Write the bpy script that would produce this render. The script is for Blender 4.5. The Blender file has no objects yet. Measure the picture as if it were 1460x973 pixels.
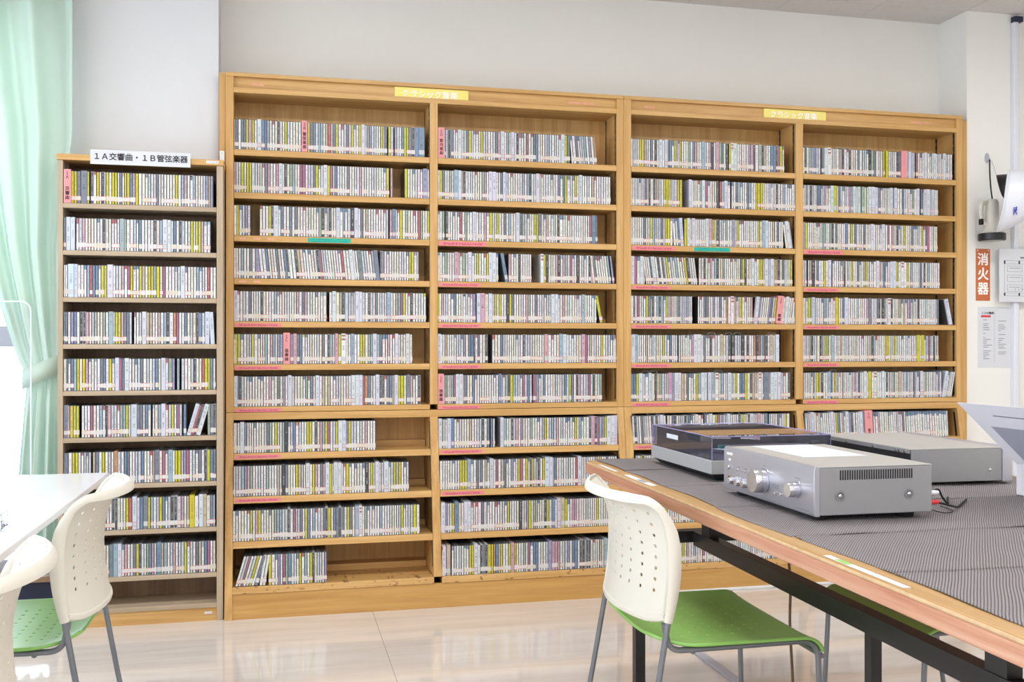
import bpy, bmesh, math, random, re
from mathutils import Vector, Matrix, Euler
sc = bpy.context.scene
col = sc.collection
R = math.radians
# ------------------------------------------------------------------ camera, light, exposure
cam_data = bpy.data.cameras.new('camera'); cam = bpy.data.objects.new('camera', cam_data); col.objects.link(cam)
cam.location = (0, 0, 1.085); cam.rotation_euler = (R(90), 0, -R(13.16))
cam_data.sensor_width = 36; cam_data.lens = 1420 * 36 / 1460; cam_data.shift_y = 5.5 / 1460
cam_data.clip_start = 0.05; sc.camera = cam
sc.view_settings.view_transform = 'Standard'; sc.view_settings.look = 'None'
sc.view_settings.gamma = 1; sc.view_settings.use_curve_mapping = False
EXPOSURE = 0.0
LAMP_POWER = 20
SKY_STRENGTH = 8.0
sc.view_settings.exposure = EXPOSURE
sc.cycles.transparent_max_bounces = 32
world = bpy.data.worlds.new('daylight'); sc.world = world; world.use_nodes = True
wb = world.node_tree.nodes['Background']
wb.inputs['Color'].default_value = (0.80, 0.90, 1.0, 1); wb.inputs['Strength'].default_value = SKY_STRENGTH
CEIL = 2.714
def portal(name, loc, rot, sx, sy):
    l = bpy.data.lights.new(name, 'AREA'); l.shape = 'RECTANGLE'; l.size = sx; l.size_y = sy
    l.cycles.is_portal = True
    o = bpy.data.objects.new(name, l); col.objects.link(o); o.location = loc; o.rotation_euler = rot
portal('window_portal', (-1.67, 4.42, 1.28), (R(-90), 0, 0), 1.4, 2.25)
for yy in (-1.6, 0.6, 2.8): portal('window_portal', (-3.32, yy, 1.45), (0, R(-90), 0), 1.7, 1.7)
# ------------------------------------------------------------------ helpers
def srgb(r, g, b):
    f = lambda v: (v / 255) / 12.92 if v <= 10 else ((v / 255 + 0.055) / 1.055) ** 2.4
    return (f(r), f(g), f(b), 1)
class MB:
    def __init__(self): self.v = []; self.f = []; self.m = []
    def add(self, vs, fs, m=0):
        o = len(self.v); self.v += [tuple(p) for p in vs]
        for f in fs: self.f.append([i + o for i in f]); self.m.append(m)
        return self
    def box(self, x0, x1, y0, y1, z0, z1, m=0):
        vs = [(x0,y0,z0),(x1,y0,z0),(x1,y1,z0),(x0,y1,z0),(x0,y0,z1),(x1,y0,z1),(x1,y1,z1),(x0,y1,z1)]
        return self.add(vs, [(3,2,1,0),(4,5,6,7),(0,1,5,4),(1,2,6,5),(2,3,7,6),(3,0,4,7)], m)
    def prism(self, poly, axis, a, b, m=0):
        """poly: 2D outline; axis: the direction it is pulled along, from a to b"""
        n = len(poly)
        def P(p, t): return {'x': (t, p[0], p[1]), 'y': (p[0], t, p[1]), 'z': (p[0], p[1], t)}[axis]
        vs = [P(p, a) for p in poly] + [P(p, b) for p in poly]
        fs = [tuple(range(n))[::-1], tuple(range(n, 2 * n))] + [(i, (i+1) % n, n + (i+1) % n, n + i) for i in range(n)]
        return self.add(vs, fs, m)
    def tube(self, path, r, n=8, m=0, cap=True, r2=None, up=None):
        """round (or elliptical: r along the side, r2 along up) tube along a polyline"""
        pts = [Vector(p) for p in path]; k = len(pts); rings = []
        t0 = (pts[1] - pts[0]).normalized()
        ref = Vector(up) if up else (Vector((0,0,1)) if abs(t0.z) < .9 else Vector((1,0,0)))
        side = t0.cross(ref).normalized()
        for i in range(k):
            t = (pts[min(i+1, k-1)] - pts[max(i-1, 0)]).normalized()
            side = (side - t * side.dot(t)).normalized(); u = side.cross(t)
            ra = r[i] if isinstance(r, (list, tuple)) else r
            rb = ra if r2 is None else (r2[i] if isinstance(r2, (list, tuple)) else r2)
            rings += [pts[i] + side * (math.cos(2*math.pi*j/n) * ra) + u * (math.sin(2*math.pi*j/n) * rb) for j in range(n)]
        fs = [(i*n + j, i*n + (j+1) % n, (i+1)*n + (j+1) % n, (i+1)*n + j) for i in range(k-1) for j in range(n)]
        if cap: fs += [tuple(range(n))[::-1], tuple(range((k-1)*n, k*n))]
        return self.add(rings, fs, m)
    def lathe(self, prof, n=24, c=(0,0,0), axis='z', m=0, cap=True):
        """prof: (radius, height) pairs"""
        vs = []
        for (r, h) in prof:
            for j in range(n):
                a = 2*math.pi*j/n; p, q = r*math.cos(a), r*math.sin(a)
                d = {'z': (p, q, h), 'x': (h, p, q), 'y': (q, h, p)}[axis]
                vs.append((c[0]+d[0], c[1]+d[1], c[2]+d[2]))
        k = len(prof)
        fs = [(i*n + j, i*n + (j+1) % n, (i+1)*n + (j+1) % n, (i+1)*n + j) for i in range(k-1) for j in range(n)]
        if cap: fs += [tuple(range(n))[::-1], tuple(range((k-1)*n, k*n))]
        return self.add(vs, fs, m)
    def mesh(self, name, mats, smooth=False, fix=True):
        me = bpy.data.meshes.new(name); me.from_pydata(self.v, [], self.f)
        for mt in (mats if isinstance(mats, (list, tuple)) else [mats]): me.materials.append(mt)
        me.polygons.foreach_set('material_index', self.m)
        if fix:
            bm = bmesh.new(); bm.from_mesh(me); bmesh.ops.recalc_face_normals(bm, faces=bm.faces); bm.to_mesh(me); bm.free()
        if smooth:
            me.polygons.foreach_set('use_smooth', [True] * len(me.polygons))
            try: me.set_sharp_from_angle(angle=R(40))
            except Exception: pass
        me.update(); return me
    def build(self, name, mats, parent=None, smooth=False, bevel=0, loc=None, seg=2, fix=True):
        o = bpy.data.objects.new(name, self.mesh(name, mats, smooth, fix)); col.objects.link(o)
        if parent: o.parent = parent
        if loc: o.location = loc
        if bevel:
            b = o.modifiers.new('edge', 'BEVEL'); b.width = bevel; b.segments = seg; b.limit_method = 'ANGLE'; b.angle_limit = R(40)
            if not smooth:
                o.data.polygons.foreach_set('use_smooth', [True] * len(o.data.polygons)); b.harden_normals = True
        return o
def bx(*a): return MB().box(*a)
def tag(o, label=None, cat=None, group=None, kind=None):
    if label: o['label'] = label
    if cat: o['category'] = cat
    if group: o['group'] = group
    if kind: o['kind'] = kind
    return o
def thing(name, label, cat, loc=(0,0,0), rz=0, group=None):
    o = bpy.data.objects.new(name, None); col.objects.link(o); o.location = loc; o.rotation_euler = (0, 0, rz)
    o.empty_display_size = .05
    return tag(o, label, cat, group)
def fillet(pts, r, n=5):
    pts = [Vector(p) for p in pts]; out = [pts[0]]
    for a, b, c in zip(pts, pts[1:], pts[2:]):
        d1, d2 = (a-b), (c-b); q = min(r, d1.length*.49, d2.length*.49)
        p0, p1 = b + d1.normalized()*q, b + d2.normalized()*q
        for i in range(n+1):
            t = i/n; out.append(p0*(1-t)**2 + b*2*t*(1-t) + p1*t*t)
    return out + [pts[-1]]
def text(body, size, mat, parent, loc, rot, name='lettering', depth=.0004, line=1.0, wide=1.0, bold=0, align='CENTER', sx=1.0):
    cu = bpy.data.curves.new('t', 'FONT'); cu.body = body; cu.size = size; cu.extrude = depth; cu.offset = 0
    cu.align_x = align; cu.align_y = 'CENTER'; cu.space_line = line; cu.space_character = wide; cu.resolution_u = 3
    o = bpy.data.objects.new('t', cu); col.objects.link(o)
    dg = bpy.context.evaluated_depsgraph_get(); me = bpy.data.meshes.new_from_object(o.evaluated_get(dg))
    bpy.data.objects.remove(o); me.materials.clear(); me.materials.append(mat)
    if bold:      # a heavier stroke: the outline repeated a hair to each side
        bm = bmesh.new()
        for q, (dx, dy) in enumerate(((-bold, 0), (bold, 0), (0, bold), (0, -bold), (0, 0))):
            k = len(bm.verts); bm.from_mesh(me); bmesh.ops.translate(bm, verts=list(bm.verts)[k:], vec=(dx, dy, q*.00004))
        bm.to_mesh(me); bm.free()
    p = bpy.data.objects.new(name, me); col.objects.link(p); p.parent = parent; p.location = loc; p.rotation_euler = rot
    p.scale = (sx, 1, 1)
    return p
FACE_CAM = (R(90), 0, 0)            # lettering on a face that looks towards -Y
# ------------------------------------------------------------------ materials
def nodes(name):
    m = bpy.data.materials.new(name); m.use_nodes = True; nt = m.node_tree
    return m, nt, nt.nodes['Principled BSDF']
def N(nt, typ, **kw):
    n = nt.nodes.new(typ)
    for k, v in kw.items():
        if k.startswith('i_'): n.inputs[k[2:].replace('_', ' ')].default_value = v
        elif k.isdigit(): n.inputs[int(k)].default_value = v
        else: setattr(n, k, v)
    return n
def L(nt, a, b): nt.links.new(a, b)
def ramp(nt, stops, fac):
    r = nt.nodes.new('ShaderNodeValToRGB'); e = r.color_ramp.elements
    e[0].position, e[0].color = stops[0]; e[1].position, e[1].color = stops[-1]
    for p, c in stops[1:-1]: x = e.new(p); x.color = c
    L(nt, fac, r.inputs[0]); return r.outputs[0]
def math_(nt, op, a, b=None, c=None):
    n = N(nt, 'ShaderNodeMath', operation=op)
    for i, v in enumerate((a, b, c)):
        if v is None: continue
        if isinstance(v, (int, float)): n.inputs[i].default_value = v
        else: L(nt, v, n.inputs[i])
    return n.outputs[0]
def plain(name, c, rough=.5, metal=0, spec=None, var=.05, scale=9, bump=0, bscale=200, coat=0):
    """one colour with a little procedural mottling"""
    m, nt, p = nodes(name)
    tc = N(nt, 'ShaderNodeTexCoord'); nz = N(nt, 'ShaderNodeTexNoise', i_Scale=scale, i_Detail=3.0); L(nt, tc.outputs['Object'], nz.inputs['Vector'])
    lo = tuple(x*(1-var) for x in c[:3]) + (1,); hi = tuple(min(1, x*(1+var)) for x in c[:3]) + (1,)
    L(nt, ramp(nt, [(.3, lo), (.7, hi)], nz.outputs[0]), p.inputs['Base Color'])
    p.inputs['Roughness'].default_value = rough; p.inputs['Metallic'].default_value = metal
    if spec is not None: p.inputs['Specular IOR Level'].default_value = spec
    if coat: p.inputs['Coat Weight'].default_value = coat; p.inputs['Coat Roughness'].default_value = .1
    if bump:
        b = N(nt, 'ShaderNodeBump', i_Strength=bump, i_Distance=.002); n2 = N(nt, 'ShaderNodeTexNoise', i_Scale=bscale, i_Detail=2.0)
        L(nt, tc.outputs['Object'], n2.inputs['Vector']); L(nt, n2.outputs[0], b.inputs['Height']); L(nt, b.outputs[0], p.inputs['Normal'])
    return m
def wood(name, c0, c1, c2, axis, rough=.42, spots=0):
    """timber: stretched noise along the grain axis"""
    m, nt, p = nodes(name)
    tc = N(nt, 'ShaderNodeTexCoord'); oi = N(nt, 'ShaderNodeObjectInfo')
    ad = N(nt, 'ShaderNodeVectorMath', operation='ADD'); L(nt, tc.outputs['Object'], ad.inputs[0])
    cx = N(nt, 'ShaderNodeCombineXYZ'); L(nt, math_(nt, 'MULTIPLY', oi.outputs['Random'], 37.0), cx.inputs[0]); L(nt, math_(nt, 'MULTIPLY', oi.outputs['Random'], 11.0), cx.inputs[2]); L(nt, cx.outputs[0], ad.inputs[1])
    mp = N(nt, 'ShaderNodeMapping'); s = {'x': (.7, 14, 14), 'y': (14, .7, 14), 'z': (14, 14, .7)}[axis]
    mp.inputs['Scale'].default_value = s; L(nt, ad.outputs[0], mp.inputs['Vector'])
    n1 = N(nt, 'ShaderNodeTexNoise', i_Scale=2.2, i_Detail=5.0, i_Roughness=.6, i_Distortion=.6); L(nt, mp.outputs[0], n1.inputs['Vector'])
    mp2 = N(nt, 'ShaderNodeMapping'); mp2.inputs['Scale'].default_value = tuple(v * (9 if v > 1 else 4) for v in s); L(nt, ad.outputs[0], mp2.inputs['Vector'])
    n2 = N(nt, 'ShaderNodeTexNoise', i_Scale=2.0, i_Detail=2.0); L(nt, mp2.outputs[0], n2.inputs['Vector'])
    f = math_(nt, 'ADD', math_(nt, 'MULTIPLY', n1.outputs[0], .72), math_(nt, 'MULTIPLY', n2.outputs[0], .28))
    cc = ramp(nt, [(.33, c0), (.5, c1), (.66, c2)], f)
    if spots:      # small dark medullary flecks, as on the low front rails
        mp3 = N(nt, 'ShaderNodeMapping'); mp3.inputs['Scale'].default_value = (38, 10, 70); mp3.inputs['Rotation'].default_value = (0, .6, 0); L(nt, ad.outputs[0], mp3.inputs['Vector'])
        n3 = N(nt, 'ShaderNodeTexNoise', i_Scale=1.3, i_Detail=2.0); L(nt, mp3.outputs[0], n3.inputs['Vector'])
        mx = N(nt, 'ShaderNodeMix', data_type='RGBA'); L(nt, ramp(nt, [(.62, (0,0,0,1)), (.7, (spots,)*3 + (1,))], n3.outputs[0]), mx.inputs['Factor'])
        L(nt, cc, mx.inputs[6]); mx.inputs[7].default_value = srgb(110, 66, 28); cc = mx.outputs[2]
    L(nt, cc, p.inputs['Base Color']); p.inputs['Roughness'].default_value = rough
    b = N(nt, 'ShaderNodeBump', i_Strength=.08, i_Distance=.001); L(nt, n2.outputs[0], b.inputs['Height']); L(nt, b.outputs[0], p.inputs['Normal'])
    return m
OAK = (srgb(188, 142, 80), srgb(204, 160, 98), srgb(216, 175, 114))
oak_x = wood('oak_along', *OAK, 'x'); oak_z = wood('oak_upright', *OAK, 'z')
oak_fleck = wood('oak_flecked', *OAK, 'x', spots=.75)
toe_m = wood('oak_toe', srgb(178, 130, 66), srgb(192, 146, 80), srgb(204, 160, 94), 'x')
ASH = (srgb(166, 146, 121), srgb(182, 162, 137), srgb(194, 175, 150))
ash_x = wood('ash_along', *ASH, 'x', .5); ash_z = wood('ash_upright', *ASH, 'z', .5)
ash_back = wood('ash_back', srgb(120, 94, 72), srgb(138, 110, 86), srgb(150, 122, 96), 'z', .5)
wall_m = plain('wall_paper', srgb(236, 235, 231), .85, var=.015, scale=3, bump=.25, bscale=260)
pier_m = plain('wall_paper_pier', srgb(222, 223, 226), .85, var=.015, scale=3, bump=.25, bscale=260)
ceil_m = plain('ceiling_board', srgb(214, 210, 208), .9, var=.03, scale=60, bump=.4, bscale=420)
white_pl = plain('white_plastic', srgb(224, 226, 236), .32, var=.01)
ivory_pl = plain('ivory_plastic', srgb(222, 218, 207), .42, var=.015, bump=.08, bscale=700)
green_pl = plain('green_plastic', srgb(146, 200, 104), .38, var=.03)
grey_tube = plain('grey_painted_tube', srgb(128, 132, 140), .32, metal=.55, var=.04)
black_metal = plain('black_painted_steel', srgb(30, 29, 31), .42, var=.15)
black_pl = plain('black_plastic', srgb(26, 26, 30), .4, var=.1)
black_rub = plain('black_rubber', srgb(20, 20, 22), .75, var=.1)
steel = plain('steel', srgb(190, 192, 196), .25, metal=1, var=.04)
silver = plain('silver_panel', srgb(194, 194, 204), .36, metal=.75, var=.015, scale=2)
silver_d = plain('silver_sheet', srgb(162, 162, 165), .45, metal=.55, var=.02, scale=2)
silver_top = plain('silver_lid', srgb(190, 188, 185), .5, metal=.5, var=.02, scale=2)
knob_m = plain('turned_aluminium', srgb(214, 214, 220), .22, metal=.9, var=.02)
plinth_m = plain('grey_plinth', srgb(176, 178, 180), .45, metal=.3, var=.02)
paper_m = plain('white_paper', srgb(214, 216, 222), .8, var=.01)
ink_m = plain('black_ink', srgb(28, 28, 32), .7, var=.05)
greyink_m = plain('grey_ink', srgb(120, 122, 132), .7, var=.05)
lav_m = plain('lavender_print', srgb(182, 182, 196), .7, var=.03)
blue_ink = plain('blue_ink', srgb(40, 70, 190), .5, var=.05)
red_m = plain('red_print', srgb(214, 48, 70), .5, var=.05)
pink_m = plain('pink_divider', srgb(224, 150, 153), .5, var=.03)
yellow_m = plain('yellow_sign', srgb(242, 228, 126), .5, var=.02)
whiteink_m = plain('white_ink', srgb(252, 250, 246), .6, var=.01)
orange_m = plain('orange_sign', srgb(196, 104, 58), .35, var=.04)
redpl_m = plain('red_plug', srgb(214, 40, 50), .35)
teal_pl = plain('teal_plastic', srgb(36, 130, 120), .35)
navy_m = plain('dark_skirting', srgb(36, 40, 66), .5, var=.08)
floor_wood = wood('sill_wood', srgb(150, 116, 88), srgb(168, 134, 104), srgb(180, 148, 118), 'x')
frame_m = plain('window_alu', srgb(176, 176, 188), .4, metal=.2, var=.02)
lamp_white = plain('lamp_frame', srgb(236, 236, 236), .5, var=.01)
cord_m = plain('brown_cord', srgb(120, 96, 72), .6, var=.15, scale=40)
duct_m = plain('grey_duct', srgb(176, 176, 186), .45, var=.04)
whiteduct_m = plain('white_duct', srgb(226, 228, 228), .45, var=.03)
def printed(name, base, ink, sx, sy, thr=.5, lines=2):
    """tiny lettering too small to read: blocks of ink in rows, on a label that faces -Y"""
    m, nt, p = nodes(name)
    uv = N(nt, 'ShaderNodeTexCoord'); sep = N(nt, 'ShaderNodeSeparateXYZ'); L(nt, uv.outputs['Generated'], sep.inputs[0])
    cx = N(nt, 'ShaderNodeCombineXYZ'); L(nt, math_(nt, 'MULTIPLY', sep.outputs[0], sx), cx.inputs[0]); L(nt, math_(nt, 'MULTIPLY', sep.outputs[2], sy), cx.inputs[1])
    nz = N(nt, 'ShaderNodeTexNoise', i_Scale=1.0, i_Detail=1.0); L(nt, cx.outputs[0], nz.inputs['Vector'])
    fr = math_(nt, 'FRACT', math_(nt, 'MULTIPLY', sep.outputs[2], float(lines)))
    band = math_(nt, 'LESS_THAN', math_(nt, 'ABSOLUTE', math_(nt, 'SUBTRACT', fr, .5)), .26)
    side = math_(nt, 'LESS_THAN', math_(nt, 'ABSOLUTE', math_(nt, 'SUBTRACT', sep.outputs[0], .5)), .42)
    fac = math_(nt, 'MULTIPLY', math_(nt, 'MULTIPLY', math_(nt, 'GREATER_THAN', nz.outputs[0], thr), band), side)
    mx = N(nt, 'ShaderNodeMix', data_type='RGBA'); L(nt, math_(nt, 'MULTIPLY', fac, .6), mx.inputs['Factor']); mx.inputs[6].default_value = base; mx.inputs[7].default_value = ink
    L(nt, mx.outputs[2], p.inputs['Base Color']); p.inputs['Roughness'].default_value = .55
    return m
pinklabel_m = printed('pink_shelf_label', srgb(228, 128, 142), srgb(150, 40, 66), 46, 4, .47, 1)
teallabel_m = printed('teal_shelf_label', srgb(20, 178, 160), srgb(20, 70, 70), 60, 6, .5, 2)
smalllabel_m = printed('white_small_label', srgb(235, 236, 240), srgb(90, 90, 110), 16, 4, .5, 1)
smear_m = plain('faded_pink_tape', srgb(222, 166, 130), .6, var=.08, scale=60)
def clear(name, tint=(1,1,1,1), rough=.02, ior=1.45, gloss=(1,1,1,1), haze=None):
    m, nt, p = nodes(name); nt.nodes.remove(p); out = nt.nodes['Material Output']
    t = N(nt, 'ShaderNodeBsdfTransparent', i_Color=tint); g = N(nt, 'ShaderNodeBsdfGlossy', i_Roughness=rough, i_Color=gloss)
    fr = N(nt, 'ShaderNodeFresnel', i_IOR=ior); mx = N(nt, 'ShaderNodeMixShader')
    L(nt, fr.outputs[0], mx.inputs[0]); L(nt, t.outputs[0], mx.inputs[1]); L(nt, g.outputs[0], mx.inputs[2]); last = mx.outputs[0]
    if haze:     # diffuse haze mixed in to lighten the scratched plastic
        d = N(nt, 'ShaderNodeBsdfDiffuse', i_Color=haze[1]); m2 = N(nt, 'ShaderNodeMixShader', i_Fac=haze[0]); L(nt, last, m2.inputs[1]); L(nt, d.outputs[0], m2.inputs[2]); last = m2.outputs[0]
    L(nt, last, out.inputs['Surface'])
    return m
glass_m = clear('window_glass', (.97, .985, 1, 1))
acrylic_m = clear('clear_acrylic', (.965, .97, .985, 1), ior=1.3)
edge_m = plain('acrylic_edge', srgb(236, 240, 248), .2, var=.01)
lid_m = clear('smoked_lid', (.92, .915, .96, 1), .01, 1.36, haze=(.03, srgb(202, 200, 214)))
lidedge_m = plain('lid_edge', srgb(150, 146, 190), .15, var=.02)
def cloth(name, c):
    m, nt, p = nodes(name); out = nt.nodes['Material Output']
    d = N(nt, 'ShaderNodeBsdfDiffuse', i_Color=c); t = N(nt, 'ShaderNodeBsdfTranslucent', i_Color=c); mx = N(nt, 'ShaderNodeMixShader', i_Fac=.4)
    tc = N(nt, 'ShaderNodeTexCoord'); w = N(nt, 'ShaderNodeTexNoise', i_Scale=500.0, i_Detail=1.0); L(nt, tc.outputs['Object'], w.inputs['Vector'])
    b = N(nt, 'ShaderNodeBump', i_Strength=.15, i_Distance=.001); L(nt, w.outputs[0], b.inputs['Height']); L(nt, b.outputs[0], d.inputs['Normal'])
    L(nt, d.outputs[0], mx.inputs[1]); L(nt, t.outputs[0], mx.inputs[2]); L(nt, mx.outputs[0], out.inputs['Surface']); nt.nodes.remove(p)
    return m
card_m = cloth('card_paper', srgb(240, 240, 246))
curtain_m = cloth('mint_curtain', srgb(218, 232, 222))
def floor_mat():
    m, nt, p = nodes('vinyl_floor')
    tc = N(nt, 'ShaderNodeTexCoord'); mp = N(nt, 'ShaderNodeMapping'); mp.inputs['Scale'].default_value = (1.1, 11, 1); L(nt, tc.outputs['Object'], mp.inputs['Vector'])
    n1 = N(nt, 'ShaderNodeTexNoise', i_Scale=1.6, i_Detail=6.0, i_Roughness=.62, i_Distortion=.5); L(nt, mp.outputs[0], n1.inputs['Vector'])
    L(nt, ramp(nt, [(.32, srgb(213, 202, 192)), (.5, srgb(220, 210, 201)), (.68, srgb(226, 217, 209))], n1.outputs[0]), p.inputs['Base Color'])
    p.inputs['Roughness'].default_value = .06; p.inputs['IOR'].default_value = 1.62
    n2 = N(nt, 'ShaderNodeTexNoise', i_Scale=9.0, i_Detail=2.0); L(nt, tc.outputs['Object'], n2.inputs['Vector'])
    b = N(nt, 'ShaderNodeBump', i_Strength=.05, i_Distance=.01); L(nt, n2.outputs[0], b.inputs['Height']); L(nt, b.outputs[0], p.inputs['Normal'])
    return m
floor_m = floor_mat()
seam_m = plain('floor_seam', srgb(150, 136, 122), .5)
def mat_mat():
    """open anti-slip foam: rows of small pads with dark gaps"""
    m, nt, p = nodes('antislip_foam')
    tc = N(nt, 'ShaderNodeTexCoord'); sep = N(nt, 'ShaderNodeSeparateXYZ'); L(nt, tc.outputs['Object'], sep.inputs[0])
    nz = N(nt, 'ShaderNodeTexNoise', i_Scale=5.0, i_Detail=1.0); L(nt, tc.outputs['Object'], nz.inputs['Vector'])
    wob = math_(nt, 'MULTIPLY', math_(nt, 'SUBTRACT', nz.outputs[0], .5), .012)
    P, Q = .00445, .0056; ca, sa = math.cos(R(37)), math.sin(R(37))     # the ribs run askew to the table edge
    X_, Y_ = math_(nt, 'ADD', sep.outputs[0], wob), sep.outputs[1]
    xx = math_(nt, 'DIVIDE', math_(nt, 'SUBTRACT', math_(nt, 'MULTIPLY', X_, ca), math_(nt, 'MULTIPLY', Y_, sa)), P)
    yy = math_(nt, 'DIVIDE', math_(nt, 'ADD', math_(nt, 'MULTIPLY', X_, sa), math_(nt, 'MULTIPLY', Y_, ca)), Q)
    d = lambda a: math_(nt, 'SUBTRACT', .5, math_(nt, 'ABSOLUTE', math_(nt, 'SUBTRACT', math_(nt, 'FRACT', a), .5)))
    h = math_(nt, 'MINIMUM', math_(nt, 'MULTIPLY', d(xx), 3.0), math_(nt, 'ADD', math_(nt, 'MULTIPLY', d(yy), 3.4), .25))
    h = math_(nt, 'MINIMUM', h, 1.0)
    cc = ramp(nt, [(.12, srgb(56, 50, 54)), (.45, srgb(120, 113, 115)), (.9, srgb(146, 139, 140))], h)
    L(nt, cc, p.inputs['Base Color']); p.inputs['Roughness'].default_value = .7
    b = N(nt, 'ShaderNodeBump', i_Strength=.55, i_Distance=.002); L(nt, h, b.inputs['Height']); L(nt, b.outputs[0], p.inputs['Normal'])
    return m
foam_m = mat_mat()
tabletop_m = wood('table_top_wood', srgb(164, 126, 78), srgb(180, 142, 92), srgb(190, 155, 106), 'y', .4)
tableedge_m = wood('table_edge_wood', srgb(172, 114, 86), srgb(190, 136, 108), srgb(202, 158, 132), 'y', .5)
scuff_m = plain('worn_edge', srgb(192, 160, 122), .6, var=.12, scale=50)

# ------------------------------------------------------------------ the room
def struct(name, mb, m, bevel=0): return tag(mb.build(name, m, bevel=bevel), kind='structure')
X0, X1, Y0 = -3.2, 4.8, -3.0
fl = struct('floor', bx(X0, X1, Y0, 4.6, -.06, -.004), seam_m)
xs = [X0, -1.45, .37, 2.19, 4.01, X1]
for a, b in zip(xs, xs[1:]): bx(a + .0007, b - .0007, Y0, 4.6, -.004, 0).build('vinyl_sheet', floor_m, fl)
ce = struct('ceiling', bx(X0, X1, Y0, 4.6, CEIL + .006, CEIL + .08), plain('ceiling_joint', srgb(150, 146, 142), .9))
cx = [X0] + [3.26 - .455*k for k in range(14, -4, -1)] ; cx = [x for x in cx if x < X1] + [X1]
cy = [4.6, 4.24] + [4.24 - .91*k for k in range(1, 8)] + [Y0]
for a, b in zip(cx, cx[1:]):
    for d, e in zip(cy, cy[1:]):
        if b - a > .03: bx(a + .0012, b - .0012, e + .0012, d - .0012, CEIL, CEIL + .008).build('panel', ceil_m, ce)
struct('wall_back', bx(-.26, 3.3, 4.434, 4.56, 0, CEIL), wall_m)
struct('wall_pier', MB().box(-.86, -.243, 4.275, 4.56, 0, CEIL), pier_m)
struct('wall_window', MB().box(X0, -2.36, 4.275, 4.46, 0, CEIL).box(-2.36, -.86, 4.275, 4.46, 2.42, CEIL).box(-2.36, -.86, 4.275, 4.46, 0, .15), pier_m)
struct('wall_alcove', bx(3.264, X1, 4.222, 4.56, 0, CEIL), wall_m)
struct('wall_right', bx(X1, X1 + .1, Y0, 4.56, 0, CEIL), wall_m)
struct('wall_rear', bx(X0, X1, Y0 - .1, Y0, 0, CEIL), wall_m)
wl = MB(); wins = [(-2.45, -.75), (-.25, 1.45), (1.95, 3.65)]
ys = [Y0] + [v for w in wins for v in w] + [4.46]
for a, b in zip(ys[::2], ys[1::2]): wl.box(X0 - .12, X0, a, b, 0, CEIL)
for a, b in wins: wl.box(X0 - .12, X0, a, b, 0, .6).box(X0 - .12, X0, a, b, 2.3, CEIL)
struct('wall_left', wl, wall_m)
def window(name, a, b, z0, z1, y, along, bars, transoms):
    """a frame with its panes; along: 'x' for a wall that looks to -Y, 'y' for one that looks to +X"""
    B = (lambda mb, p, q, d0, d1, u, v: mb.box(p, q, y + d0, y + d1, u, v)) if along == 'x' else (lambda mb, p, q, d0, d1, u, v: mb.box(y + d0, y + d1, p, q, u, v))
    mb = MB()
    for p, q, u, v in ((a, a + .05, z0, z1), (b - .05, b, z0, z1), (a, b, z0, z0 + .05), (a, b, z1 - .05, z1)): B(mb, p, q, 0, .06, u, v)
    for t in transoms: B(mb, a + .05, b - .05, 0, .055, t[0], t[1])
    for t in bars: B(mb, t - .025, t + .025, .002, .052, z0 + .05, z1 - .05)
    o = struct(name, mb, frame_m, .003)
    cols_ = [a + .05] + [v for t in bars for v in (t - .025, t + .025)] + [b - .05]
    rows_ = [z0 + .05] + [v for t in transoms for v in t] + [z1 - .05]
    for p, q in zip(cols_[::2], cols_[1::2]):
        for u, v in zip(rows_[::2], rows_[1::2]): B(MB(), p, q, .024, .030, u, v).build('pane', glass_m, o)
window('window_1', -2.36, -.86, .17, 2.42, 4.36, 'x', [-1.7], [(1.077, 1.161)])
for i, (a, b) in enumerate(wins): window('window_%d' % (i + 2), a, b, .6, 2.3, X0 - .09, 'y', [(a + b)/2], [])
struct('trim_1', bx(-2.36, -.86, 4.235, 4.36, .150, .172), floor_wood, .002)
struct('baseboard_window', bx(-2.36, -.86, 4.255, 4.275, .0, .150), navy_m)
# white surface conduit up the alcove wall
pole = struct('trim_2', MB().box(3.512, 3.538, 4.196, 4.222, .02, 2.672), white_pl, .004)
bx(3.512, 3.56, 4.19, 4.222, 2.672, 2.70).build('clip', navy_m, pole, bevel=.003)
# cable ducts on the floor
tag(MB().box(1.45, 2.9, 4.062, 4.082, 0, .012).build('cable_duct', whiteduct_m, bevel=.003), 'white cable duct lying along the foot of the oak bookcases', 'cable duct')
tag(MB().box(1.415, 1.45, 1.2, 4.06, 0, .009).build('cable_duct', duct_m, bevel=.003), 'grey floor cable duct running from the oak bookcases under the wooden table', 'cable duct')
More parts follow.
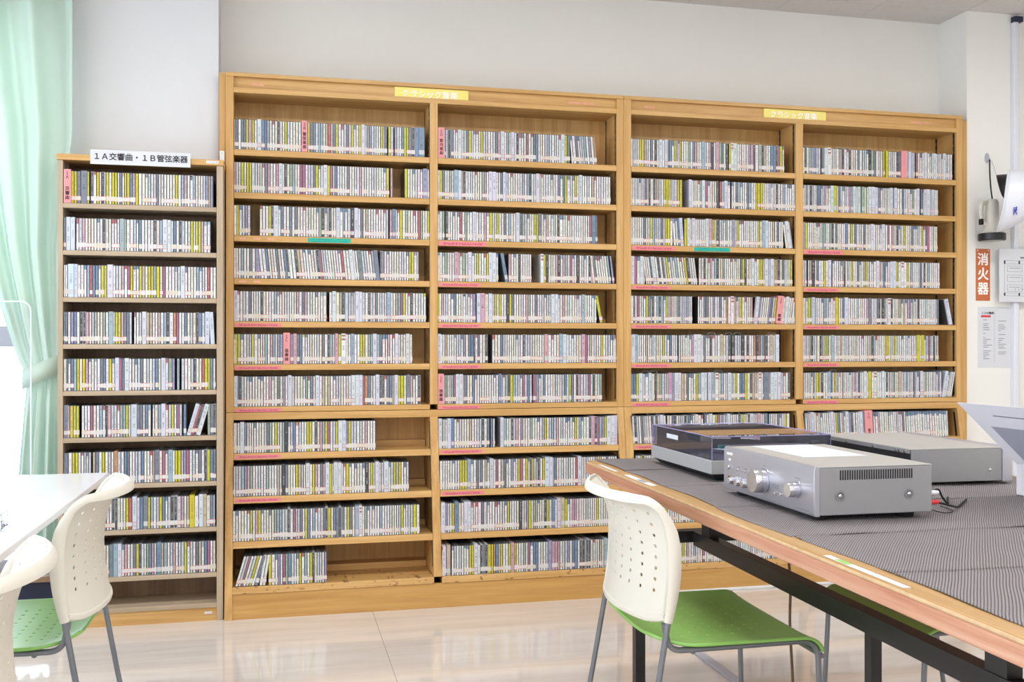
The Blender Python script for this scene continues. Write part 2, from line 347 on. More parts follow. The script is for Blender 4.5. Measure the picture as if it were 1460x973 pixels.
# ceiling luminaires (lamps of the room, over the reading tables)
diff_m, nt_, p_ = nodes('lamp_diffuser'); p_.inputs['Base Color'].default_value = (.9, .9, .9, 1); p_.inputs['Emission Color'].default_value = (1, .985, .96, 1); p_.inputs['Emission Strength'].default_value = 3
n_l = 0
for yy, row in ((2.55, 'first row from the bookcases'), (.25, 'second row from the bookcases'), (-1.9, 'third row from the bookcases')):
    for xx, where in ((-1.75, 'window side'), (.62, 'middle of the room'), (2.9, 'torch side')):
        t = thing('ceiling_light', 'white recessed ceiling light, %s, %s' % (row, where), 'ceiling light', (xx, yy, CEIL), 0, 'recessed ceiling lights')
        fr = MB()
        for a in ((-.62, .62, -.16, -.13), (-.62, .62, .13, .16), (-.62, -.59, -.13, .13), (.59, .62, -.13, .13)): fr.box(a[0], a[1], a[2], a[3], -.03, 0)
        fr.build('frame', lamp_white, t)
        bx(-.59, .59, -.13, .13, -.02, -.012).build('diffuser', diff_m, t)
        l = bpy.data.lights.new('tube', 'AREA'); l.shape = 'RECTANGLE'; l.size = 1.16; l.size_y = .24; l.energy = LAMP_POWER; l.color = (1, .988, .968)
        lo = bpy.data.objects.new('tube', l); col.objects.link(lo); lo.parent = t; lo.location = (0, 0, -.034)
# ------------------------------------------------------------------ curtain
def curtain():
    root = thing('curtain', 'mint green curtain gathered by a tieback beside the pale bookcase', 'curtain', (-.95, 4.2, 0))
    zt, zb, ztie = 2.66, .2, .965
    nu, nv = 120, 60
    def edge(z):
        if z >= ztie:
            t = (z - ztie)/(zt - ztie); e = t**.77
            return -.951 - .41*e, -.835 + .052*min(1, max(0, (z - 1.45)/.45))
        t = (ztie - z)/(ztie - zb); return -.945 - .055*min(1, t*1.2)**.8 - .003, -.835
    g = MB(); vs = []
    for j in range(nv + 1):
        z = zb + (zt - zb)*j/nv; l, r = edge(z)
        pinch = 1 - .55*math.exp(-((z - ztie)/.13)**2)
        for i in range(nu + 1):
            u = i/nu; w = (u**1.15)
            a = .030*pinch*(min(1, .45 + .55*abs(z - ztie)/.5))
            y = 4.19 + a*math.sin(u*2*math.pi*3.6 + .6*math.sin(z*1.1)) + .22*a*math.sin(u*2*math.pi*8.3 + 1 + z)
            vs.append((l + (r - l)*w + .95, min(y, 4.245) - 4.2, z))
    fs = [(j*(nu+1) + i, j*(nu+1) + i + 1, (j+1)*(nu+1) + i + 1, (j+1)*(nu+1) + i) for j in range(nv) for i in range(nu)]
    g.add(vs, fs); o = g.build('cloth', curtain_m, root, smooth=True)
    s = o.modifiers.new('thick', 'SOLIDIFY'); s.thickness = .0015
    # the tieback: a flat band wound round the gathered cloth
    b = MB(); n = 24; vs = []
    for k in range(n + 1):
        t = k/n; x = -.964 + .142*t; zc = .955 + .062*t; y = 4.2 - .058*math.sin(math.pi*min(1, .12 + t*.88))**.5
        vs += [(x + .95, y - 4.2, zc - .042), (x + .95, y - 4.2, zc + .034)]
    b.add(vs, [(2*k, 2*k + 2, 2*k + 3, 2*k + 1) for k in range(n)])
    o = b.build('tieback', curtain_m, root, smooth=True); s = o.modifiers.new('thick', 'SOLIDIFY'); s.thickness = .003
    rail = MB().tube([(-.7, 0, 2.68), (.17, 0, 2.68)], .012); rail.build('rail', white_pl, root)
curtain()
# ------------------------------------------------------------------ bookcases
ZU = [1.882 - .1753*k for k in range(6)]; ZUB = .832; ZL = [.645, .473, .298, .124]; ZN = [1.626 - .1795*k for k in range(9)]
TOPZ, JOINT, YB = 2.193, .8096, 4.392
def lowY(z): return 4.2 - .12*(.81 - z)/.72
PINK = {0: {4: 0, 5: 0, 6: 0}, 1: {2: 1, 3: 0, 4: 0, 5: 0, 6: 0}, 2: {2: 1, 3: 0, 4: 0, 5: 0, 6: 0}, 3: {2: 1, 3: 0, 4: 0, 5: 0, 6: 0}}
TEAL = {0: (2, .245), 2: (2, .243)}
PINKL = {0: {0: 0, 1: 0}, 1: {0: 0, 1: 0}, 2: {0: 0}, 3: {}}
BAYS = [(-.180, .6241), (.6575, 1.4603), (1.5277, 2.3343), (2.372, 3.189)]
def label_on(shelf, x, y, z, w, h, m, name='shelf_label', text_label=None):
    o = bx(x, x + w, y - .0008, y, z, z + h).build(name, m, shelf)
    if text_label: o['label'] = text_label
def oak_unit(xl, xr, bays, which, sign_x):
    # upper case
    ox = (xl + xr)/2
    U = thing('bookcase', 'upper oak bookcase with yellow sign, ' + which, 'bookcase', (ox, 4.3, 0), 0, 'upper oak bookcases')
    q = lambda x0, x1, y0, y1, z0, z1: bx(x0 - ox, x1 - ox, y0 - 4.3, y1 - 4.3, z0, z1)
    (a0, a1), (b0, b1) = BAYS[bays[0]], BAYS[bays[1]]
    q(xl, a0, 4.2, YB, JOINT, TOPZ).build('side_panel', oak_z, U, bevel=.0012)
    q(b1, xr, 4.2, YB, JOINT, TOPZ).build('side_panel', oak_z, U, bevel=.0012)
    q(a1, b0, 4.2, 4.372, ZUB, 2.116).build('divider', oak_z, U, bevel=.0012)
    q(a0, b1, 4.372, YB, JOINT, TOPZ - .016).build('back_panel', oak_z, U)
    q(xl + .0005, xr - .0005, 4.196, YB, TOPZ - .015, TOPZ + .001).build('top_board', oak_x, U, bevel=.001)
    q(a0, b1, 4.214, 4.232, 2.130, TOPZ - .015).build('header_panel', oak_x, U)
    q(a0, b1, 4.2, 4.235, 2.113, 2.134).build('header_rail', oak_x, U, bevel=.001)
    q(a0, b1, 4.235, 4.372, 2.113, 2.125).build('soffit', oak_x, U)
    for bi in bays:
        x0, x1 = BAYS[bi]
        for k, z in enumerate(ZU + [ZUB]):
            if k == 6:
                s = q(x0, x1, 4.2, 4.372, JOINT + .001, z).build('shelf', oak_x, U, bevel=.001)
            else: s = q(x0 + .001, x1 - .001, 4.2, 4.372, z - .0243, z).build('shelf', oak_x, U, bevel=.001)
            q(x0 + .002, x1 - .002, 4.352, 4.3715, z, z + .026).build('back_stop', oak_x, s)
            lx = x0 - ox
            if k in PINK[bi]:
                w = .205 if PINK[bi][k] else .182
                label_on(s, lx + .006, 4.2 - 4.3, z - (.0215 if not PINK[bi][k] else .023), w - .002*bi, .0135 if not PINK[bi][k] else .018, pinklabel_m)
            if bi in TEAL and TEAL[bi][0] == k:
                label_on(s, lx + (.295 if bi == 0 else .30), 4.2 - 4.3, z - .022, .176, .018, teallabel_m)
            if bi == 0 and k in (2, 3):
                for dx in (.018, .068, .115)[: 3 if k == 2 else 2]: label_on(s, lx + dx*1.15, 4.2 - 4.3, z - .017, .028, .009, smear_m, 'tape_residue')
        # slotted steel strips for the shelf pins
        for yy in (4.214, 4.345):
            st = MB().box(x1 - .002 - ox, x1 - ox, yy - 4.3, yy - 4.3 + .011, ZUB + .01, 2.11)
            o = st.build('pin_strip', black_metal, U)
            d = MB()
            for kk in range(40): d.box(x1 - .0026 - ox, x1 - .002 - ox, yy - 4.3 + .003, yy - 4.3 + .008, ZUB + .03 + kk*.032, ZUB + .042 + kk*.032)
            tag(d.build('slot', steel, o), kind='stuff')
    s = q(sign_x - .158, sign_x + .158, 4.206, 4.2145, 2.118, 2.176).build('sign', yellow_m, U)
    text('クラシック音楽', .0345, whiteink_m, s, (sign_x - ox - .008, 4.2055 - 4.3, 2.1485), FACE_CAM, bold=.0007)
    for dx, dw in ((.10, .05), (.8 + .65, .12)): label_on(U, xl - ox + dx, 4.2135 - 4.3, 2.147, dw, .010, smear_m, 'tape_residue')
    # lower case with raked front
    Lw = thing('bookcase', 'lower oak bookcase with a raked front under ' + which.replace('the one', 'the upper one'), 'bookcase', (ox, 4.2, 0), 0, 'lower oak bookcases')
    w = lambda x0, x1, y0, y1, z0, z1: bx(x0 - ox, x1 - ox, y0 - 4.2, y1 - 4.2, z0, z1)
    yf = lambda z: lowY(z) - 4.2
    def upright(x0, x1, z0, z1, name):
        poly = [(yf(z0), z0), (YB - 4.2, z0), (YB - 4.2, z1), (yf(z1), z1)]
        MB().prism(poly, 'x', x0 - ox, x1 - ox).build(name, oak_z, Lw, bevel=.0012)
    upright(xl, a0, 0, JOINT - .001, 'side_panel'); upright(b1, xr, 0, JOINT - .001, 'side_panel')
    upright(a1, b0, .124, JOINT - .03, 'divider')
    w(a0, b1, 4.374, YB, .0, JOINT - .03).build('back_panel', oak_z, Lw)
    w(a0, b1, 4.198, YB, JOINT - .031, JOINT - .001).build('top_board', oak_x, Lw, bevel=.001)
    for bi in bays:
        x0, x1 = BAYS[bi]
        for k, z in enumerate(ZL[:3]):
            s = MB().prism([(yf(z - .026), z - .026), (4.372 - 4.2, z - .026), (4.372 - 4.2, z), (yf(z), z)], 'x', x0 + .001 - ox, x1 - .001 - ox).build('shelf', oak_x, Lw, bevel=.001)
            w(x0 + .002, x1 - .002, 4.33, 4.3715, z, z + .026).build('back_stop', oak_x, s)
            if k in PINKL[bi]: label_on(s, x0 - ox + .008, yf(z - .010) - .0012, z - .021, .178, .0135, pinklabel_m)
        s = MB().prism([(yf(.097), .097), (4.372 - 4.2, .097), (4.372 - 4.2, .124), (yf(.124), .124)], 'x', x0 - ox, x1 - ox).build('shelf', oak_fleck, Lw, bevel=.001)
        w(x0 + .002, x1 - .002, 4.30, 4.3715, .124, .15).build('back_stop', oak_x, s)
        o = MB().prism([(yf(.16) + .02, .16), (yf(.16) + .031, .16), (yf(.76) + .031, .76), (yf(.76) + .02, .76)], 'x', x1 - .002 - ox, x1 - ox).build('pin_strip', black_metal, Lw)
    MB().prism([(yf(0) + .004, 0), (yf(0) + .022, 0), (yf(.097) + .022, .0965), (yf(.097) + .004, .0965)], 'x', a0 - ox, b1 - ox).build('toe_board', toe_m, Lw)
    return U, Lw
oak_unit(-.2104, 1.4911, (0, 1), 'the one beside the pale bookcase', .633)
oak_unit(1.4923, 3.2214, (2, 3), 'the one beside the wall torch', 2.335)
# thin oak fillers that close the gaps to the walls
tag(bx(-.2385, -.2112, 4.222, 4.25, 1.8135, 2.196).build('filler_strip', oak_z, bevel=.001), 'narrow oak filler strip between the wall pier and the oak bookcase', 'filler strip')
tag(bx(3.2222, 3.2600, 4.216, 4.24, 0, 2.176).build('filler_strip', oak_z, bevel=.001), 'narrow oak filler strip between the oak bookcase and the torch wall', 'filler strip')
def ash_case():
    xl, xr = -.820, -.2155; ox = (xl + xr)/2; yf, yb = 4.08, 4.268
    T = thing('bookcase', 'narrow pale ash bookcase of open shelves beside the curtain', 'bookcase', (ox, yf, 0))
    q = lambda x0, x1, y0, y1, z0, z1: bx(x0 - ox, x1 - ox, y0 - yf, y1 - yf, z0, z1)
    q(xl, -.8015, yf, yb, 0, 1.79).build('side_panel', ash_z, T, bevel=.001)
    q(-.2395, xr, yf, yb, 0, 1.79).build('side_panel', ash_z, T, bevel=.001)
    q(xl - .004, xr + .003, yf - .006, yb, 1.79, 1.813).build('top_board', oak_x, T, bevel=.002)
    q(-.8015, -.2395, 4.258, yb, 0, 1.79).build('back_panel', ash_back, T)
    for z in ZN: q(-.8012, -.2398, yf, 4.2578, z - .018, z).build('shelf', ash_x, T, bevel=.001)
    q(-.8012, -.2398, yf, 4.2578, .052, .0705).build('shelf', ash_x, T, bevel=.001)
    toe = q(-.8012, -.2398, yf + .004, yf + .02, 0, .0515).build('toe_board', oak_x, T)
    label_on(toe, -.285 - ox, .0035, .028, .028, .008, smalllabel_m, 'sticker', 'small white sticker')
    tb = q(-.278, -.232, yf - .0075, yf - .0062, 1.797, 1.8075).build('sticker', smalllabel_m, T)
    s = q(-.702, -.337, yf - .0125, yf - .0065, 1.777, 1.832).build('sign', paper_m, T)
    text('１Ａ交響曲・１Ｂ管弦楽器', .0292, ink_m, s, (-.5195 - ox, -.0128, 1.805), FACE_CAM, wide=.98, bold=.0005)
    br = MB().box(xr - .012 - ox, xr - .008 - ox, .0, .09, 1.8135, 1.86).box(xr - .012 - ox, xr + .004 - ox, .085, .09, 1.8135, 1.87)
    q(-.2345, -.216, yf + .118, yf + .121, 1.7905, 1.872).build('wall_bracket', whiteduct_m, T, bevel=.001)
    MB().lathe([(.0032, -.0022), (.0032, 0)], 10, (-.225 - ox, yf + .118 - yf, 1.863), 'y').build('screw', steel, T)
ash_case()

# ------------------------------------------------------------------ compact discs
PAL = {'w': (224,223,223), 'i': (218,213,200), 'g': (196,200,208), 'W': (204,209,220), 'y': (206,198,52), 'p': (220,164,184), 'm': (184,96,140), 'k': (78,78,84), 'b': (112,146,184), 'n': (128,138,158), 'c': (158,190,208), 'r': (204,84,92), 'o': (220,146,96), 'u': (162,156,200), 'e': (164,190,168), 'h': (206,186,156)}
NAME = {'w': 'white', 'i': 'cream', 'g': 'pale grey', 'W': 'frosted', 'y': 'yellow', 'p': 'pink', 'm': 'magenta', 'k': 'black', 'b': 'blue', 'n': 'slate blue', 'c': 'sky blue', 'r': 'red', 'o': 'orange', 'u': 'lilac', 'e': 'pale green', 'h': 'beige'}  # k: black spines, also shaded gaps between cases painted as black spines
LIN = {}
for k, v in PAL.items():
    c = srgb(*v)[:3]; g_ = sum(c)/3
    LIN[k] = tuple(.98*x for x in c) if k in 'wigW' else tuple((.92 if k == 'y' else .84)*(x*(1 if k == 'y' else .74) + g_*(0 if k == 'y' else .26)) for x in c)
def attr_mat(name, rough, texty):
    m, nt, p = nodes(name); at = N(nt, 'ShaderNodeAttribute', attribute_name='Col'); p.inputs['Roughness'].default_value = rough
    if not texty: L(nt, at.outputs['Color'], p.inputs['Base Color']); return m
    uv = N(nt, 'ShaderNodeUVMap'); sep = N(nt, 'ShaderNodeSeparateXYZ'); L(nt, uv.outputs[0], sep.inputs[0])
    seed = math_(nt, 'FLOOR', sep.outputs[0]); fu = math_(nt, 'FRACT', sep.outputs[0]); v = sep.outputs[1]
    def noise(a, b, scale):
        c = N(nt, 'ShaderNodeCombineXYZ'); L(nt, math_(nt, 'MULTIPLY', seed, a), c.inputs[0]); L(nt, math_(nt, 'MULTIPLY', v, b), c.inputs[1])
        n = N(nt, 'ShaderNodeTexNoise', i_Scale=scale, i_Detail=0.0, noise_dimensions='2D'); L(nt, c.outputs[0], n.inputs['Vector']); return n.outputs[0]
    t = math_(nt, 'MULTIPLY', math_(nt, 'GREATER_THAN', noise(3.17, 85.0, 1.0), .5), math_(nt, 'GREATER_THAN', noise(1.31, 5.0, 1.0), .46))
    t = math_(nt, 'MULTIPLY', t, math_(nt, 'LESS_THAN', math_(nt, 'ABSOLUTE', math_(nt, 'SUBTRACT', fu, .5)), .22))
    t = math_(nt, 'MULTIPLY', t, math_(nt, 'MULTIPLY', math_(nt, 'GREATER_THAN', v, .28), math_(nt, 'LESS_THAN', v, .93)))
    bw = N(nt, 'ShaderNodeRGBToBW'); L(nt, at.outputs['Color'], bw.inputs[0])
    ink = ramp(nt, [(.17, (.62,.62,.62,1)), (.2, (.025,.025,.035,1))], bw.outputs[0])
    mx = N(nt, 'ShaderNodeMix', data_type='RGBA'); L(nt, math_(nt, 'MULTIPLY', t, .5), mx.inputs['Factor']); L(nt, at.outputs['Color'], mx.inputs[6]); L(nt, ink, mx.inputs[7])
    L(nt, mx.outputs[2], p.inputs['Base Color']); return m
def label_mat():
    m, nt, p = nodes('cd_label'); at = N(nt, 'ShaderNodeAttribute', attribute_name='Col'); p.inputs['Roughness'].default_value = .45
    uv = N(nt, 'ShaderNodeUVMap'); sep = N(nt, 'ShaderNodeSeparateXYZ'); L(nt, uv.outputs[0], sep.inputs[0])
    seed = math_(nt, 'FLOOR', sep.outputs[0]); fu = math_(nt, 'FRACT', sep.outputs[0]); v = sep.outputs[1]
    framed = math_(nt, 'LESS_THAN', math_(nt, 'FRACT', math_(nt, 'MULTIPLY', math_(nt, 'FLOOR', math_(nt, 'DIVIDE', seed, 3.0)), .377)), .42)
    rim = math_(nt, 'GREATER_THAN', math_(nt, 'ABSOLUTE', math_(nt, 'SUBTRACT', v, .5)), .41)
    mx = N(nt, 'ShaderNodeMix', data_type='RGBA'); L(nt, math_(nt, 'MULTIPLY', math_(nt, 'MULTIPLY', framed, rim), .85), mx.inputs['Factor']); L(nt, at.outputs['Color'], mx.inputs[6]); mx.inputs[7].default_value = srgb(206, 62, 92)
    L(nt, mx.outputs[2], p.inputs['Base Color']); return m
cd_mats = [attr_mat('cd_plastic', .3, False), attr_mat('cd_spine', .35, True), label_mat()]
class CDMesh:
    def __init__(self): self.v = []; self.f = []; self.m = []; self.c = []; self.uv = []
    def box(self, x0, x1, y0, y1, z0, z1, m, c, seed=0, h=1, M=None, back=True):
        o = len(self.v)
        vs = [(x0,y0,z0),(x1,y0,z0),(x1,y1,z0),(x0,y1,z0),(x0,y0,z1),(x1,y0,z1),(x1,y1,z1),(x0,y1,z1)]
        self.v += [tuple(M @ Vector(p)) for p in vs] if M else vs
        fs = [(0,1,5,4),(4,5,6,7),(1,2,6,5),(3,0,4,7),(3,2,1,0)] + ([(2,3,7,6)] if back else [])
        for i, f in enumerate(fs):
            self.f.append([k + o for k in f]); self.m.append(m); self.c.append(c)
            if i == 0: self.uv += [(seed + .02, z0/h), (seed + .98, z0/h), (seed + .98, z1/h), (seed + .02, z1/h)]
            else: self.uv += [(seed + .5, -.5)]*4
    def mesh(self, name):
        me = bpy.data.meshes.new(name); me.from_pydata(self.v, [], self.f)
        for mt in cd_mats: me.materials.append(mt)
        me.polygons.foreach_set('material_index', self.m)
        ca = me.color_attributes.new('Col', 'FLOAT_COLOR', 'CORNER'); ca.data.foreach_set('color', [x for c in self.c for _ in range(4) for x in (*c, 1)])
        ul = me.uv_layers.new(name='UVMap'); ul.data.foreach_set('uv', [x for p in self.uv for x in p])
        me.update(); return me
seed_n = [0]
def one_cd(cm, rng, code, top, w, M, wide, special):
    """a case, spine forwards: tray, paper spine, shelf-mark sticker; base centre at the origin"""
    if not wide and not top and code in 'nk' and rng.random() < .5: code = 'g' if code == 'k' else 'n'
    seed_n[0] += 1; s = seed_n[0]; h = .1245 if not wide else .1255 + rng.random()*.0025
    j = lambda c, a=.06: tuple(max(0, min(1, v*(1 + rng.uniform(-a, a)))) for v in c)
    cc = j(LIN[code])
    y = rng.uniform(0, .0022)
    if wide:
        cm.box(-w/2 + .0003, w/2 - .0003, y + .0012, y + .142, 0, h, 0, tuple(v*.9 for v in cc), s, h, M)
        cm.box(-w/2 + .0016, w/2 - .0016, y, y + .0014, .001, h - .001, 1, cc, s, h, M, False)
        if special == 'w':
            for a in (.78, .9): cm.box(-w/2 + .002, w/2 - .002, y - .0002, y + .001, h*a, h*a + .007, 0, LIN['r'], 0, 1, M, False)
        if rng.random() < .45:
            o = len(cm.uv); cm.box(-w/2 + .001, w/2 - .001, y - .0004, y + .001, .012, .030, 2, j(srgb(196, 196, 202)[:3], .03), s, 1, M, False)
            cm.uv[o:o+4] = [(s + .02, 0), (s + .98, 0), (s + .98, 1), (s + .02, 1)]
    else:
        dk = rng.uniform(.025, .13) if sum(cc) > .6 else rng.uniform(.3, .55); body = (dk, dk*1.02, dk*1.08)  # tone carries dark seams by light spines, reflected edge light by dark ones
        cm.box(-w/2 + .0002, w/2 - .0002, y + .0016, y + .142, 0, h, 0, body, s, h, M)
        if top: base = j(LIN['w']); zt = h*rng.uniform(.80, .9)
        else: base = cc; zt = h - .002
        cm.box(-w/2 + .0011, w/2 - .0025, y, y + .0018, .002, zt, 1, base, s, h, M, False)
        if top: cm.box(-w/2 + .0011, w/2 - .0025, y, y + .0018, zt, h - .002, 1, cc, s, h, M, False)
        if rng.random() < .84:
            lc = j(srgb(214, 210, 208)[:3] if (s//4) % 3 else srgb(212, 204, 190)[:3], .03)
            zl = .0115 + ((s//5) % 3)*.0008
            o = len(cm.uv); cm.box(-w/2 + .0001, w/2 - .0001, y - .0004, y + .0018, zl, zl + .0175, 2, lc, s, 1, M, False)
            cm.uv[o:o+4] = [(s + .02, 0), (s + .98, 0), (s + .98, 1), (s + .02, 1)]
